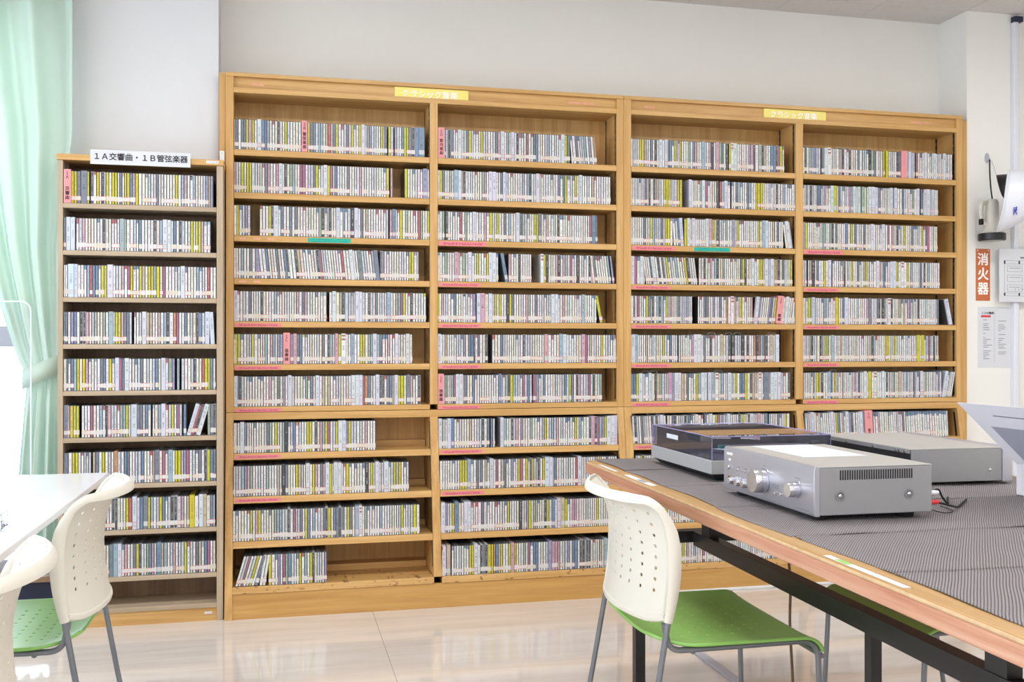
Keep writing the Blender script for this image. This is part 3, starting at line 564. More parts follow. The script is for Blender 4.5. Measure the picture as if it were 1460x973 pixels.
ROWS = """N1|-773|-251|A-802,-774 -767y -757y -744n -728Wn24 -714y -698k -677y -659k -643y -622y -612y -607k -597n -587p^ -578y -567y -557b -547p -535y -500u^ -470k -442k -389y -367c -355p -334k^ -324c -276u -258u
N2|-801|-260|-797n -784W -768W -750r^ -728p -623r^ -613r^ -591Wc -579e -543k -524b -447c -433W -419W -406k -396b -332y -314y -303y -293p -280c^ -268c^
N3|-802|-241|-774W22 -758W -722b^ -712c -702r -691b -681b -671u^ -660y -650y -634W22 -587p -565m -555y -543b^ -533b^ -522y -490y -480y -470c -457y -436m -391u^ -367W -310c -299b^ -269r
N4|-802|-246|-800b -790n -769u -758b -725k -714p -685e -631Wc -610y -599y -589p -579n -569n -559k G-552,-547 -543m^ -510W -495h -484h -454p -432c -421k -396o -386m -355b -334k -312k -300b -289k -275W G-266,-263 -255W T-265,-243,-3
N5|-805|-243|-789n -769n -758c -748y -738w -727y -716p -685c^ -663n -654b -632y -621b^ -609W -595m -587n -573W -518n -495k -474k -462b -439W -425r^ -401u G-396,-389 -383c G-377,-372 -365k -331k -290r -278y -269y -258b
N6|-805|-243|-797Wn18 -782p -770y -760y -749y G-745,-736 -699m -655r^ -647k -635p -603r^ -592e -582c -572y -547W22 -530n -520n -500b -489c^ G-484,-479 -477c^ -453c -439W -425r^ -404y -384m -374k -359b -347W -334r -323k -310W G-300,-274 -268e -256n -247k T-357,-300,16
N7|-807|-243|-801n -788n -764y -753y -732m^ -706k -691h -679n -657y -635k -613Wo14 -599k -577b -568n -537k -515b -483r^ -462Wn -437m -413Wc -390y -378y -359u -347m -280k -269y -257b -247n
N8|-805|-245|-769y -714k -687y -651b -611k -571y -559r -545W -530k -518b -504Wn -491y -480c -459k -448y -437b -417k -404k -392k -378k -367p -347h -331Wy -299W -287Wh -258b
N9|-803|-243|-754y -725k -684b -630Wn14 -615Wc -600W -544n -533y -524k -487b -455Wb17 -442h -429c -378k -356y -334k -302h -291c^ -280b -269m
A1|-178|604|-167n -145n -126y -113p -103y -79W -62b -55b -22m^ -1k 28y A89,115 120y 133n 143b 173c 193h 205r 224n 236y 258r^ 279n 299y 330y 342W 383k 421y 438n 453y 465k 480u 509b 520y 529y 542n 556k 568Wb 591Wb22
A2|-179|469|-156k -144y -124y -114y -90k -62m^ -50n -40p -7p 5W 27k 59c 89m 101m 133k 142n 154y 187W 202y 213m 231b 434b^ 447y 462p G469,517 525y 556b^ 589u^ 606Wu G622,623
A3|-181|622|-163y -151b^ G-114,-77 -71r^ -36y -26k -11W 13b 47b 124k 156b^ 166e 190b^ 207k 239W 255b^ 273b^ 299Wk14 314W 444k 459p 472Wb14 491r^ 503y 526e 559r^ 579r 589e 619y
A4|-181|577|-145c -112n -76u -40b 1n 32b 41k 77k 111b^ 176m 193k 265r 302W 337Wn 392c 406Wn 415k 426u 530b^ 540y 552y 565u^ T-82,412,-5.5
A5|-182|609|-175Wg -115n -68k -3u^ 27k 75p 98n 109p 173c^ 187c^ G194,203 223W 251h 263k 288k 292u^ 318W 331W 369k 379k 450Wc 505m 516y 547k 603y^
A6|-182|550|-179c^ -169y -158y -123k -115k -104y -79b^ -51c -30p -1u A15,45 52u 63Wp 77n 88b 100y^ 158k 179n 202k 212c 233Wp14 247y 263Ww 299Wc14 335y 346y 369e 377c 392W 418n 431b^ 440b^ 450p 471r^ 482W 530W
A7|-183|585|-176W -164b -154k -123c^ -35p -24c^ -1n 20u 43W 102b^ 121r^ 132b 155W 236k 246k 302W 318W 333W 345r 358o 369b 403W 418k 437r^ 448n 459b 482W 495y 508y 533Wn
A8|-185|392|-146W -132b -95b^ -12y 29Wk14 61b 74o^ 116y 127y 149k 169p 179c 190y 201m 233y 247W 262W 274u 286y 296k 332k
A9|-185|530|-164k -153k -130u -119p -3h 18Wk14 71y 83h 114W 138y 170n 193W 207y 227W 242W 263r^ 276y 286b^ 308b^ 354Wk14 374y 396W 418k 435W 447b^ 469y 491y 523k
A10|-188|569|-163b^ -108y -87p -75y 7c 61m 78k 107y 118b 148r^ 161k 189k 201y 221b 233n 243k 276y 311Wc 322Ww 378b^ 450k 497y 526k 537k 551y
A11|-170|188|-154k -146m -135w -113y -102w G-83,-77 -70w -58w G-52,-41 -34y -10b^ 0u 20m 30e 43b 54k 73b^ 83y 95r^ 126y 135k T-170,-83,16 T-83,-51,9
C1|687|1372|A657,686 698k 721b 740r^ 753W 768k 787b 800y 818b^ 831r^ 851y 872k 916n 942W 965c 987W 1009k 1020r^ 1052m 1074r^ 1095b 1157k 1180k 1213W 1228y 1240n G1247,1253 1258b^ 1282n 1321c 1365o T1247,1375,-4.5
C2|657|1433|673y 684n 723k 739Wc 753W 760h 856e 888W 905W 938n 948W 1035c 1066k 1099W 1119o^ 1163b^ 1196b 1208b^ 1216b 1227y 1252k 1272y 1294Wg 1329k 1362m^
C3|657|1372|683e 698k 759r 781e 791c^ 817W 865p 879u^ 892y 921y 974c 1009W 1046k 1087y 1096y 1109Wn14 1131b^ 1165c^ 1193k 1219c^ 1240r^ 1341r 1356Wb14
C4|656|1453|662b^ 684u^ 739Wp 760r^ 774e 798W 813b^ 832y 865r^ 875y 888W 905W 918b^ G926,954 960Wb16 975p 997b^ 1017k G1071,1112 1118Ww 1130y 1143k 1184p 1208c^ 1250m 1282Wk14 1347p 1432c 1447u T928,968,-10 T1356,1459,-7
C5|655|1400|660y 680p 698k 733b 774k^ 794b^ 805p^ 818u 836W 856Wp 888W 911y 931y 965Wk14 978y 988n 1061e 1092n 1154k 1169W 1183W 1195c^ 1272p^ 1306Wc 1362b^ G1370,1384 1393y T1370,1405,-11
C6|655|1462|662W 734b^ 764n^ 774u 797b 808b 814k 827m^ 836n 871k G880,896 902r^ 938b 1006b^ 1137Wp 1166m^ 1205Wc 1222W 1258n^ 1306Wp 1321m 1341h 1393y 1438b^ 1447b^
C7|685|1393|A655,682 695e 721e 731m 743W 760W 781b 814b 930Wb14 948m^ 961e 971k 983y 994c 1035m 1057b 1068k 1083m 1099u 1128b 1184k 1224b 1246y 1279k 1289p 1303k 1334m 1356k
C8|651|1453|657W 672e 703W 719Wb12 839k 851k 873n 888b G902,926 933W 948c 979k 988k 1001p 1021u 1063e 1128y 1159c 1170k 1181p 1232b^ 1253n^ 1264y 1294b^ 1330k 1342Wp 1357k 1367m 1400y 1416W 1434W 1447W
C9|651|1443|717b^ 730k 749y 760y 771y 783Wc 820n 837n 867b^ 882Wg 905m 940n 950b^ 972u 1001y 1013m 1036y 1044b^ 1051k 1061y 1073k 1090k 1111y 1127W 1144W 1163b 1259r 1273W 1368y
C10|649|1432|668W 711y 726Wb 764W 778W 792r^ 811r^ 836n 861b^ 895r^ 906b^ 948y 1001Wk14 1031u 1043y 1071e 1076b^ 1122y 1134k 1145Wb 1171Wg 1189Wh 1203y 1215b^ 1235p 1297k 1345y
C11|648|1425|663W 686Wh 704u^ 756b^ 778y 788y 802W 826k 836n 848k 862y 872y 881o 894b 912y 946y 959Wp 970y 1012e 1031m 1055b 1066b 1123Wu 1140p 1152p 1162p 1227b 1241b 1261k 1273k 1290k 1349h 1372Wc
D1|1528|2279|1573y 1586y 1606k 1626n 1646k 1669W 1696W 1706b 1718b 1729b^ 1739y 1746k 1753r^ 1761y 1807e 1829b 1875Wc 1882k 1920Wk14 1945Wp 1960e 1991k 2006y 2014Ww 2034W 2104u 2128k 2157We 2216Wb14 2231b 2252m 2265y
D2|1528|2339|1582k 1600n 1617k 1640k 1656h 1689y 1700y 1712y 1729k 1755y 1768y G1775,1806 1813W 1854r^ 1877W 1892m 1904b^ 1945k 1960r 1987W 2004b^ 2019b^ 2040n 2064u^ 2139y 2153y 2166y 2217c^ 2243k 2300n^ 2312n^
D3|1526|2324|1594n 1614k 1626y 1637c 1655k 1696y 1709y 1722u^ G1728,1733 1741u^ 1761b 1774W 1791y 1803W 1828W 1895W 1904Wp 1927y 1945k 1960k 1979c^ 1989e 2025Wu 2047y 2070r^ 2151y 2175Wc 2190W G2274,2287 2308W20 T1728,1781,-4 T2274,2327,-8
D4|1526|2320|1535W 1552m 1580W G1594,1600 1646W 1692k 1712y 1744u^ 1778m^ 1799y 1813k G1848,1854 1883k 1924m^ 1936c 1946k 1975e 2034n^ 2073y 2121W 2156y 2166y 2175k 2190W 2203k 2220W 2229y 2240p 2253k 2315y T1597,1849,-7
D5|1525|2333|1543k 1563m 1583k 1594r^ 1605y 1617n 1633k 1700y 1758b G1822,1849 1883n 1896n 1927u 1960n 1992o 2019Ww 2042b^ 2061y 2085m^ 2115p 2134Wg 2156k 2225y A2231,2263 2284W T2118,2324,6.5
D6|1525|2253|1537W 1552Wc 1603h 1683y 1718b 1746k 1761k 1837W 1857W 1882n 1913k 1927r^ 1966Wh 2004k 2022Wk17 2049k 2070Wk17 2130o 2145k 2154r 2175n 2190k 2214Wh 2229k 2245W
D7|1522|2310|1529b 1537b 1548b 1560y 1576W 1591k 1620W 1646k 1671e 1694k 1715Wp 1729Wu14 1746W 1761W 1778h 1799n 1822n^ 1845y 1872W 1886W 1907W 1919Wc 1942Ww 1957k 1970c 2004W 2037y 2061b 2075b 2087y 2112k 2124h 2136h 2157Ww 2188Wn28 2217W 2236W 2254W 2303k
D8|1516|2291|1533k 1544k 1575n 1592k 1624k 1635k 1646k 1669W 1718n 1749k 1767k 1778k 1796n 1830W 1859r^ 1874b 1900W 1927y 1938m 1988W 2041k 2059y 2101W 2137Wp 2173Wn 2191c 2245b^ 2272y T1516,1692,-3
D9|1511|2302|1556y 1658b 1726k 1806y 1887m 1957W 2063k 2182y
D10|1506|2292|1562k 1663y 1748n 1839W 1943y 2048p 2137k 2226b
D11|1501|2288|1545y 1579k 1615k 1651y 1702k 1730y 1826m 1918k 2022W 2151b 2210y
E1|2373|3169|2389k 2410c 2426c 2447k 2460k 2475n 2494W 2511Ww 2541k 2566h 2582k 2607r^ 2619k 2664b 2689k 2724Wk14 2750n 2775k 2798y 2815Wy14 2830k 2872k A2888,2922 2937W 2961k 2976m 3025W 3051b^ 3074W 3127W 3140k
E2|2372|3092|2415k 2452b 2463b 2500p^ 2525W 2541Wy 2573k 2597k 2618p 2629c 2642W 2667Wg 2688We 2724W 2743W 2759W 2775n 2839W 2862W 2901b 2912k 2956e 2984W 3002b 3021W 3041W 3064Wg
E3|2372|3089|2379Wu14 2393y 2447b^ 2528k 2547n 2601Wb14 2626y 2648n 2676k 2737W 2782u^ 2798W 2823m 2846p 2872k 2877b^ 2909y 2953n 2963b^ 3005y 3018m^ 3038Wm14
E4|2372|3100|2389k 2404k 2427Wk 2450b 2486y 2513W 2531b^ 2575b^ 2591k 2629y 2673b^ 2705y 2737n^ 2766W 2798b 2814b^ 2839W 2856W 2870y 2898Ww 2927y 2999n 3018k
E5|2370|3173|2395c^ 2407y 2429Wg 2475b^ 2482c 2503k 2550Wy 2585n 2602W 2710p 2724Wn 2775k 2794Wk14 2827Ww 2907h 2930p 2940u 2966b^ 2985k 3091n G3096,3147 3163W20 T3096,3180,-12
E6|2370|3094|2379k 2397k 2423k 2441k 2466k 2492y 2528Wc 2686r^ 2810y 2821y 2859y 2898n^ 2933b^ 2984Wy 3008Wy 3021n^ 3041m 3071k
E7|2368|3167|2421b^ 2438k 2452y 2510Wc 2541y 2548k 2566p^ 2619b^ 2645p 2699W 2724Wy17 2753Ww 2794W 2815k 2852e 2885Wh 2924c 2943k 2963n 2982b^ 3002W 3025e 3120W T3114,3180,10
E8|2361|3130|2373r^ 2413W 2438r^ 2515W 2537y 2549b 2593W 2665W A2680,2723 2733b^ 2747b^ 2814c^ 2827c^ 2908b^ 2921b^ 2934b^ 2946b^ 2959b^ 2972b^ 2985b^ 2998b^ 3011b^ 3025b^ 3038b^ 3051b^ 3064b^ 3077b^ 3090b^ 3103b^ 3116b^ T2361,3133,-3
E9|2354|3138|2439y 2575k 2688W 2878b 3007y
E10|2343|3050|2422m 2557k 2669y 2858W 2986y
E11|2333|3126|2429b 2539k 2712W 2838y 3029r"""
ORD = 'zeroth first second third fourth fifth sixth seventh eighth ninth tenth eleventh twelfth thirteenth fourteenth fifteenth sixteenth seventeenth eighteenth nineteenth twentieth'.split()
TENS = {2: 'twenty', 3: 'thirty', 4: 'forty', 5: 'fifty', 6: 'sixty', 7: 'seventy'}
def nth(k): return ORD[k] if k <= 20 else (TENS[k//10] + '-' + ORD[k % 10] if k % 10 else TENS[k//10][:-1] + 'ieth')
BAYNAME = {'A': 'first oak bay', 'C': 'second oak bay', 'D': 'third oak bay', 'E': 'fourth oak bay'}
TAGTEXT = {'N1': '１Ａ 交響曲', 'A1': '１Ｂ 管弦楽曲', 'A6': '１Ｃ 協奏曲', 'C1': '１Ｄ 室内楽曲', 'C7': '１Ｅ 独奏曲', 'D5': '１Ｆ 歌劇', 'E1': '・・・・・・・', 'E8': '１Ｈ 音楽'}
FILL = [('w', '', 50), ('i', '', 17), ('g', '', 12), ('k', '', 4), ('n', '', 3), ('b', '^', 4), ('n', '^', 2), ('r', '^', 1.5), ('c', '', 3), ('p', '', 1.5), ('h', '', 2), ('e', '', 1.5), ('u', '', 1)]
rest = CDMesh(); n_slim = 0
for line in ROWS.strip().split('\n'):
    key, a, b, toks = line.split('|'); a = int(a)/1000; b = int(b)/1000; g, ri = key[0], int(key[1:])
    if g == 'N': z, Y = ZN[ri - 1], 4.085
    elif ri <= 7: z, Y = (ZU + [ZUB])[ri - 1], 4.204
    else: z = ZL[ri - 8]; Y = lowY(z) + .004
    rng = random.Random(key); marks = []; tilts = []
    for t in toks.split():
        m = re.match(r'^([AGT])(-?\d+),(-?\d+)(?:,(-?[\d.]+))?$', t)
        if m:
            p, q = int(m[2])/1000, int(m[3])/1000
            if m[1] == 'T': tilts.append((p, q, float(m[4])))
            else: marks.append(((p + q)/2, q - p, m[1], '', ''))
        else:
            m = re.match(r'^(-?\d+)(W?)([a-z]?)(\^?)(\d*)$', t); wd = (int(m[5]) if m[5] else 16.5)/1000
            marks.append((int(m[1])/1000, wd if m[2] else .0104, m[3] or 'W', m[4], 'W' if m[2] else ''))
    marks.sort(); seq = []; cur = min([a] + [x - w/2 for x, w, c, _, _ in marks[:1] if c == 'A'])
    def fill(p, q):
        n = round((q - p)/.0104)
        for i in range(max(0, n)):
            k = rng.choices(FILL, [x[2] for x in FILL])[0]; wd = (q - p)/n
            seq.append((p + wd*(i + .5), wd, k[0], k[1], ''))
    for (x, wd, code, top, kind) in marks:
        p, q = x - wd/2, x + wd/2
        if p - cur > .004: fill(cur, p)
        elif kind != 'W' and code not in 'AG' and p < cur: q = max(q, cur + .0085); p = cur
        elif p < cur: p = cur; q = max(q, cur + wd*.8)
        elif code not in 'AG': p = cur
        if code != 'G': seq.append(((p + q)/2, q - p, code, top, kind))
        cur = q
    if b - cur > .006: fill(cur, b)
    lim = {'N': (-.8, -.241), 'A': (-.1795, .6236), 'C': (.658, 1.4598), 'D': (1.5282, 2.3338), 'E': (2.3725, 3.1885)}[g]
    nw = ns = 0
    for (x, wd, code, top, kind) in seq:
        if x + wd/2 > lim[1]: x = lim[1] - wd/2
        if x - wd/2 < lim[0]: x = lim[0] + wd/2
        dg = next((d for p, q, d in tilts if p <= x <= q), 0)
        M = Matrix.Identity(4)
        if dg:
            pv = wd/2 if dg > 0 else -wd/2
            M = Matrix.Translation((pv, 0, 0)) @ Matrix.Rotation(R(dg), 4, 'Y') @ Matrix.Translation((-pv, 0, 0))
        shelf = '%s shelf' % nth(ri)
        place = 'narrow pale bookcase' if g == 'N' else BAYNAME[g]
        if code == 'A':
            t = thing('index_divider', 'pink index divider block with black lettering on %s, %s' % (shelf, place), 'index divider', (x, Y - .004, z), 0, 'pink index dividers')
            if dg: t.rotation_euler = (0, R(dg), 0); t.location.z += abs(math.sin(R(dg)))*wd/2
            bx(-wd/2 + .001, wd/2 - .001, 0, .12, 0.0005, .130).build('block', pink_m, t, bevel=.0012)
            s = TAGTEXT[key]
            if key == 'E1': text('\n'.join(s), .008, ink_m, t, (0, -.0004, .066), FACE_CAM, line=1.6)
            else:
                hd, tl = s.split(' ')
                text('\n'.join(hd), .0150, ink_m, t, (0, -.0004, .106), FACE_CAM, line=1.05)
                text('\n'.join(tl), .0160, ink_m, t, (0, -.0004, .010 + .0092*len(tl)), FACE_CAM, line=1.1, bold=.0002)
            continue
        wide = kind == 'W'; special = 'w' if code == 'w' and wide else ''
        if wide: nw += 1
        else: ns += 1
        single = wide or (g == 'N' and n_slim < 300)
        if not single:
            one_cd(rest, rng, code, top, wd, Matrix.Translation((x, Y, z)) @ M, wide, special); continue
        cm = CDMesh(); one_cd(cm, rng, code, top, wd, M, wide, special)
        if wide:
            o = bpy.data.objects.new('cd_box', cm.mesh('cd_box')); col.objects.link(o); o.location = (x, Y, z)
            tag(o, '%s thick CD box, %s thick one from window end, %s, %s' % (NAME[code], nth(nw), shelf, place), 'cd box', 'thick CD boxes')
        else:
            n_slim += 1
            o = bpy.data.objects.new('cd_case', cm.mesh('cd_case')); col.objects.link(o); o.location = (x, Y, z)
            nm = (NAME[code] + '-spined') if not top else 'white-spined %s-topped' % NAME[code].split()[-1]
            tag(o, '%s CD case, %s slim one from window end, %s, %s' % (nm, nth(ns), shelf, place), 'cd case', 'slim CD cases in the pale bookcase')
LOOPS = {'D6': [(1.913, 1.948), (2.001, 2.031), (2.043, 2.073), (2.214, 2.251)], 'D7': [(1.523, 1.554), (1.594, 1.626), (1.629, 1.666), (1.945, 1.984)], 'D8': [(1.539, 1.609), (1.652, 1.686), (1.883, 1.918), (2.018, 2.053)], 'E1': [(2.373, 2.41), (2.56, 2.597), (2.604, 2.635), (2.718, 2.743)], 'E7': [(2.535, 2.563)]}
for key, spans in LOOPS.items():          # thin loop handles of the soft cases
    ri = int(key[1:]); z = (ZU + [ZUB])[ri - 1] if ri <= 7 else ZL[ri - 8]; Y = 4.204 if ri <= 7 else lowY(z) + .004
    for (p, q) in spans:
        for i in range(8):
            a0, a1 = math.pi*i/8, math.pi*(i + 1)/8; m_ = (a0 + a1)/2; r_ = (q - p)/2
            Mx = Matrix.Translation(((p + q)/2 - r_*math.cos(m_), Y + .03, z + .124 + .011*math.sin(m_)**.6)) @ Matrix.Rotation(-math.atan2(.011*math.cos(m_), r_*max(.2, math.sin(m_))), 4, 'Y')
            rest.box(-r_*.21, r_*.21, 0, .012, 0, .0012, 0, (.55, .57, .6), 0, 1, Mx)
o = bpy.data.objects.new('cd_cases', rest.mesh('cd_cases')); col.objects.link(o)
tag(o, 'rows of slim CD cases with mixed spines filling the oak bookcases', 'cd cases', None, 'stuff')

# ------------------------------------------------------------------ perforated plastic shells
def perforated(fn, us, vs, holes, hr=.62):
    """a sheet over the grid us x vs; the cells in `holes` are pierced by an octagonal hole"""
    mb = MB(); idx = {}
    def P(u, v):
        k = (round(u, 6), round(v, 6))
        if k not in idx: idx[k] = len(mb.v); mb.v.append(tuple(fn(u, v)))
        return idx[k]
    for i in range(len(us) - 1):
        for j in range(len(vs) - 1):
            a, b, c, d = us[i], us[i+1], vs[j], vs[j+1]
            q = [P(a, c), P(b, c), P(b, d), P(a, d)]
            if (i, j) not in holes: mb.f.append(q); mb.m.append(0); continue
            mu, mv, ru, rv = (a+b)/2, (c+d)/2, (b-a)/2*hr, (d-c)/2*hr; k = .5
            h = [P(mu + ru*x, mv + rv*y) for x, y in ((-1,-k),(-k,-1),(k,-1),(1,-k),(1,k),(k,1),(-k,1),(-1,k))]
            for s in range(4):
                mb.f.append([q[s], q[(s+1) % 4], h[(2*s+2) % 8], h[(2*s+1) % 8]]); mb.m.append(0)
                mb.f.append([q[s], h[2*s+1], h[2*s]]); mb.m.append(0)
    return mb
def lines(lo, hi, centres, half, extra=()):
    v = [lo, hi] + [c + s*half for c in centres for s in (-1, 1)] + list(extra)
    return sorted(set(round(x, 5) for x in v))
def sheet_holes(us, vs, cu, cv, hu, hv):
    near = lambda l, x: min(range(len(l)), key=lambda i: abs(l[i] - x))
    iu = [near(us, c - hu) for c in cu]; iv = [near(vs, c - hv) for c in cv]
    return {(i, j) for i in iu for j in iv}
def seat_mesh():
    cu = [-.150 + .030*k for k in range(9)]; cv = [-.132 + .033*k for k in range(9)]
    us = lines(-.200, .196, cu, .0042, (-.198, -.194, -.187, -.178, -.168, .105, .12, .135, .148, .158, .167, .175, .182, .188, .193)); vs = lines(-.218, .218, cv, .0042, (-.212, -.2, -.185, -.16, .16, .185, .2, .212))
    def fn(u, v):
        w = 1.0
        if u < -.10: t = (-.10 - u)/.101; w = .58 + .42*math.sqrt(max(0, 1 - t*t))
        if u > .16: w = 1 - .03*((u - .16)/.036)**2
        y = v*w
        z = .437 - .007*(1 - (v/.218)**2)*(1 if u < .1 else max(0, 1 - (u - .1)/.09)) + .012*max(0, (-.12 - u)/.09)**2 + .004*(abs(v)/.218)**6
        if u > .135: t = (u - .135)/.061; z -= .036*t*t
        return (u - (.010*((u - .135)/.061)**3 if u > .135 else 0), y, z)
    return perforated(fn, us, vs, sheet_holes(us, vs, cu, cv, .0042, .0042), .8)
def back_x(y, z):
    d = z - .62; xe = -.168 - (1.9 if d > 0 else .9)*d*d
    lip = .9*max(0, z - .722)
    return xe - .064*(1 - (y/.212)**2)*(.85 + .5*max(0, d)) - lip*(1 - .5*(abs(y)/.212)**3)
def back_mesh():
    cu = [-.161 + .046*k for k in range(8)]; cv = [.547 + .0240*k for k in range(8)]
    us = lines(-.200, .200, cu, .005, (-.19, -.178, .178, .19)); vs = lines(.480, .750, cv, .0048, (.520, .532, .486, .494, .505, .7265, .735, .743))
    def fn(u, v):
        zz = v
        if v < .52: zz = v + .016*max(0, (abs(u) - .13)/.07)**2*((.52 - v)/.04)
        return (back_x(u, zz), u, zz)
    mb = perforated(fn, us, vs, sheet_holes(us, vs, cu, cv, .005, .0048), .82)
    return mb
def chair(name, label, loc, rz, group=None):
    t = thing(name, label, 'chair', loc, rz, group)
    s = seat_mesh().build('seat', green_pl, t, smooth=True); m = s.modifiers.new('thick', 'SOLIDIFY'); m.thickness = .007; m.offset = -1
    b = back_mesh().build('backrest', ivory_pl, t, smooth=True); m = b.modifiers.new('thick', 'SOLIDIFY'); m.thickness = .0032; m.offset = 0
    # rolled top lip, bottom lip and the two sleeves over the tubes
    n = 20; ys = [-.205 + .41*k/n for k in range(n + 1)]
    ring = [(-.212, .488 + .024*k) for k in range(10)] + [(-.212, .728)]
    ring += [(-.212 +   .016*(1 - math.cos(a)), .734 + .016*math.sin(a)) for a in [math.pi/2*k/6 for k in range(1, 7)]]
    ring += [(-.196 + .392*k/16, .750) for k in range(1, 8)]; ring += [(0, .750)] + [(-y, z) for y, z in ring[::-1]]
    pth = []; ra = []; rb = []
    for (y, z) in ring:
        f = min(1, max(0, (abs(y) - .15)/.06)); g = min(1, max(0, (.735 - z)/.05))
        pth.append((back_x(y, min(z, .748)) - .006*(1 - g), y, z)); ra.append(.0042 + .0034*g); rb.append(.0120 - .003*f + .0065*g*math.sin(math.pi*min(1, max(0, (z - .487)/.258))))
    ra[0] = ra[-1] = .008; rb[0] = rb[-1] = .010
    MB().tube(pth, ra, 10, r2=rb, up=(1, 0, .0)).build('rim', ivory_pl, b, smooth=True)
    MB().tube([(back_x(y, .486) + .001, y, .484 + .012*max(0, (abs(y) - .13)/.07)**2) for y in ys], .0062, 8, r2=.008).build('bottom_lip', ivory_pl, b, smooth=True)
    for sd in (-1, 1):
        leg = [(back_x(.212, .49) + .001, sd*.212, .497), (-.2235, sd*.217, .26), (-.270, sd*.222, .010)]
        l = MB().tube(leg, .0066, 10).build('leg', grey_tube, t, smooth=True)
        MB().lathe([(.0085, 0), (.0085, .012), (.007, .016)], 10, (-.2715, sd*.2222, 0)).build('foot_cap', black_rub, l)
        fr = fillet([(-.190, sd*.206, .486), (-.178, sd*.202, .424), (.172, sd*.204, .428), (.186, sd*.208, .008)], .045, 8)
        l = MB().tube(fr, .0066, 10).build('leg', grey_tube, t, smooth=True)
        MB().lathe([(.0085, 0), (.0085, .012), (.007, .016)], 10, (.1862, sd*.2081, 0)).build('foot_cap', black_rub, l)
    for cx_, cz_, cy_ in ((.182, .392, .206), (-.12, .418, .199)): MB().tube([(cx_, -cy_, cz_), (cx_, cy_, cz_)], .0060, 8).build('crossbar', grey_tube, t, smooth=True)
    return t
def copy_tree(src, loc, rz, label):
    c = src.copy(); col.objects.link(c); c.location = loc; c.rotation_euler = (0, 0, rz); c['label'] = label
    def down(a, b):
        for ch in a.children:
            d = ch.copy(); col.objects.link(d); d.parent = b; down(ch, d)
    down(src, c); return c
G = 'ivory and green stacking chairs'
ch = chair('stacking_chair', 'ivory-backed chair with green perforated seat pushed under the wooden table', (1.0, 2.212, 0), R(-1.2), G)
copy_tree(ch, (-.632, 2.513, 0), R(180), 'ivory-backed green chair at the white table, next to the pale bookcase', )
copy_tree(ch, (-.632, 1.655, 0), R(180), 'ivory-backed green chair at the white table, farther from the bookcases')
# green stool under the wooden table
st = thing('stool', 'low backless stool with a green seat standing under the wooden table', 'stool', (1.60, 2.2, 0), R(180))
s = bpy.data.objects.new('seat', next(c for c in ch.children if c.name.startswith('seat')).data); col.objects.link(s); s.parent = st; m = s.modifiers.new('thick', 'SOLIDIFY'); m.thickness = .007; m.offset = -1
for sd in (-1, 1):
    for p in ([(.165, sd*.204, .425), (.186, sd*.208, 0)], [(-.13, sd*.19, .428), (-.215, sd*.212, 0)]):
        MB().tube(p, .0066, 10).build('leg', grey_tube, st, smooth=True)
    MB().tube([(-.13, sd*.19, .425), (.165, sd*.204, .423)], .006, 8).build('side_rail', grey_tube, st, smooth=True)
# ------------------------------------------------------------------ white table with the clear partition
wt = thing('table', 'white laminate table with dark steel frame beside the curtain', 'table', (-1.3, 2.0, 0))
bx(-.80, .80, -1.3, 1.2, .682, .700).build('tabletop', plain('white_laminate', srgb(232, 234, 238), .16, var=.005), wt, bevel=.003)
for a in ((-.74, .74, -1.24, -1.215), (-.74, .74, 1.115, 1.14), (-.74, -.715, -1.215, 1.115), (.715, .74, -1.215, 1.115)): bx(a[0], a[1], a[2], a[3], .655, .6815).build('frame_rail', black_metal, wt)
for x in (-.74, .38):
    for y in (-1.22, 1.12): bx(x, x + .035, y + .03, y + .055, 0, .6545).build('leg', black_metal, wt)
pa = thing('acrylic_partition', 'clear acrylic partition standing on the white table', 'partition', (-1.02, 2.33, .7005))
r = .02; poly = [(-.6, .004), (.498, .004), (.498, .478 - r)] + [(.498 - r + r*math.cos(a), .478 - r + r*math.sin(a)) for a in [math.pi/2*k/6 for k in range(7)]] + [(-.6, .478)]
MB().prism(poly, 'y', -.0012, .0012).build('sheet', acrylic_m, pa)
ed = [(p[0], 0, p[1]) for p in poly[1:]]; MB().tube(ed, .0016, 6).build('edge', edge_m, pa, smooth=True)
for x in (-.45, .40):
    MB().box(x, x + .045, -.075, -.0013, 0, .005).box(x, x + .045, .0013, .075, 0, .005).box(x, x + .045, -.006, -.0013, .005, .05).box(x, x + .045, .0013, .006, .005, .05).build('foot', acrylic_m, pa)
cs = thing('card_stand', 'small clear acrylic tray on the white table in front of the partition', 'card stand', (-.617, 2.272, .7005))
ct = MB().box(-.06, .06, -.03, .03, 0, .004).box(-.06, .06, -.03, -.027, .004, .035).box(-.06, .06, .027, .03, .004, .07).box(-.06, -.057, -.027, .027, .004, .035).box(.057, .06, -.027, .027, .004, .035)
ct.build('tray', acrylic_m, cs)
MB().tube(fillet([(-.06, -.0285, .036), (.06, -.0285, .036), (.06, .0285, .036), (.06, .0285, .071), (-.06, .0285, .071)], .006), .0012, 6).build('rim', edge_m, cs, smooth=True)
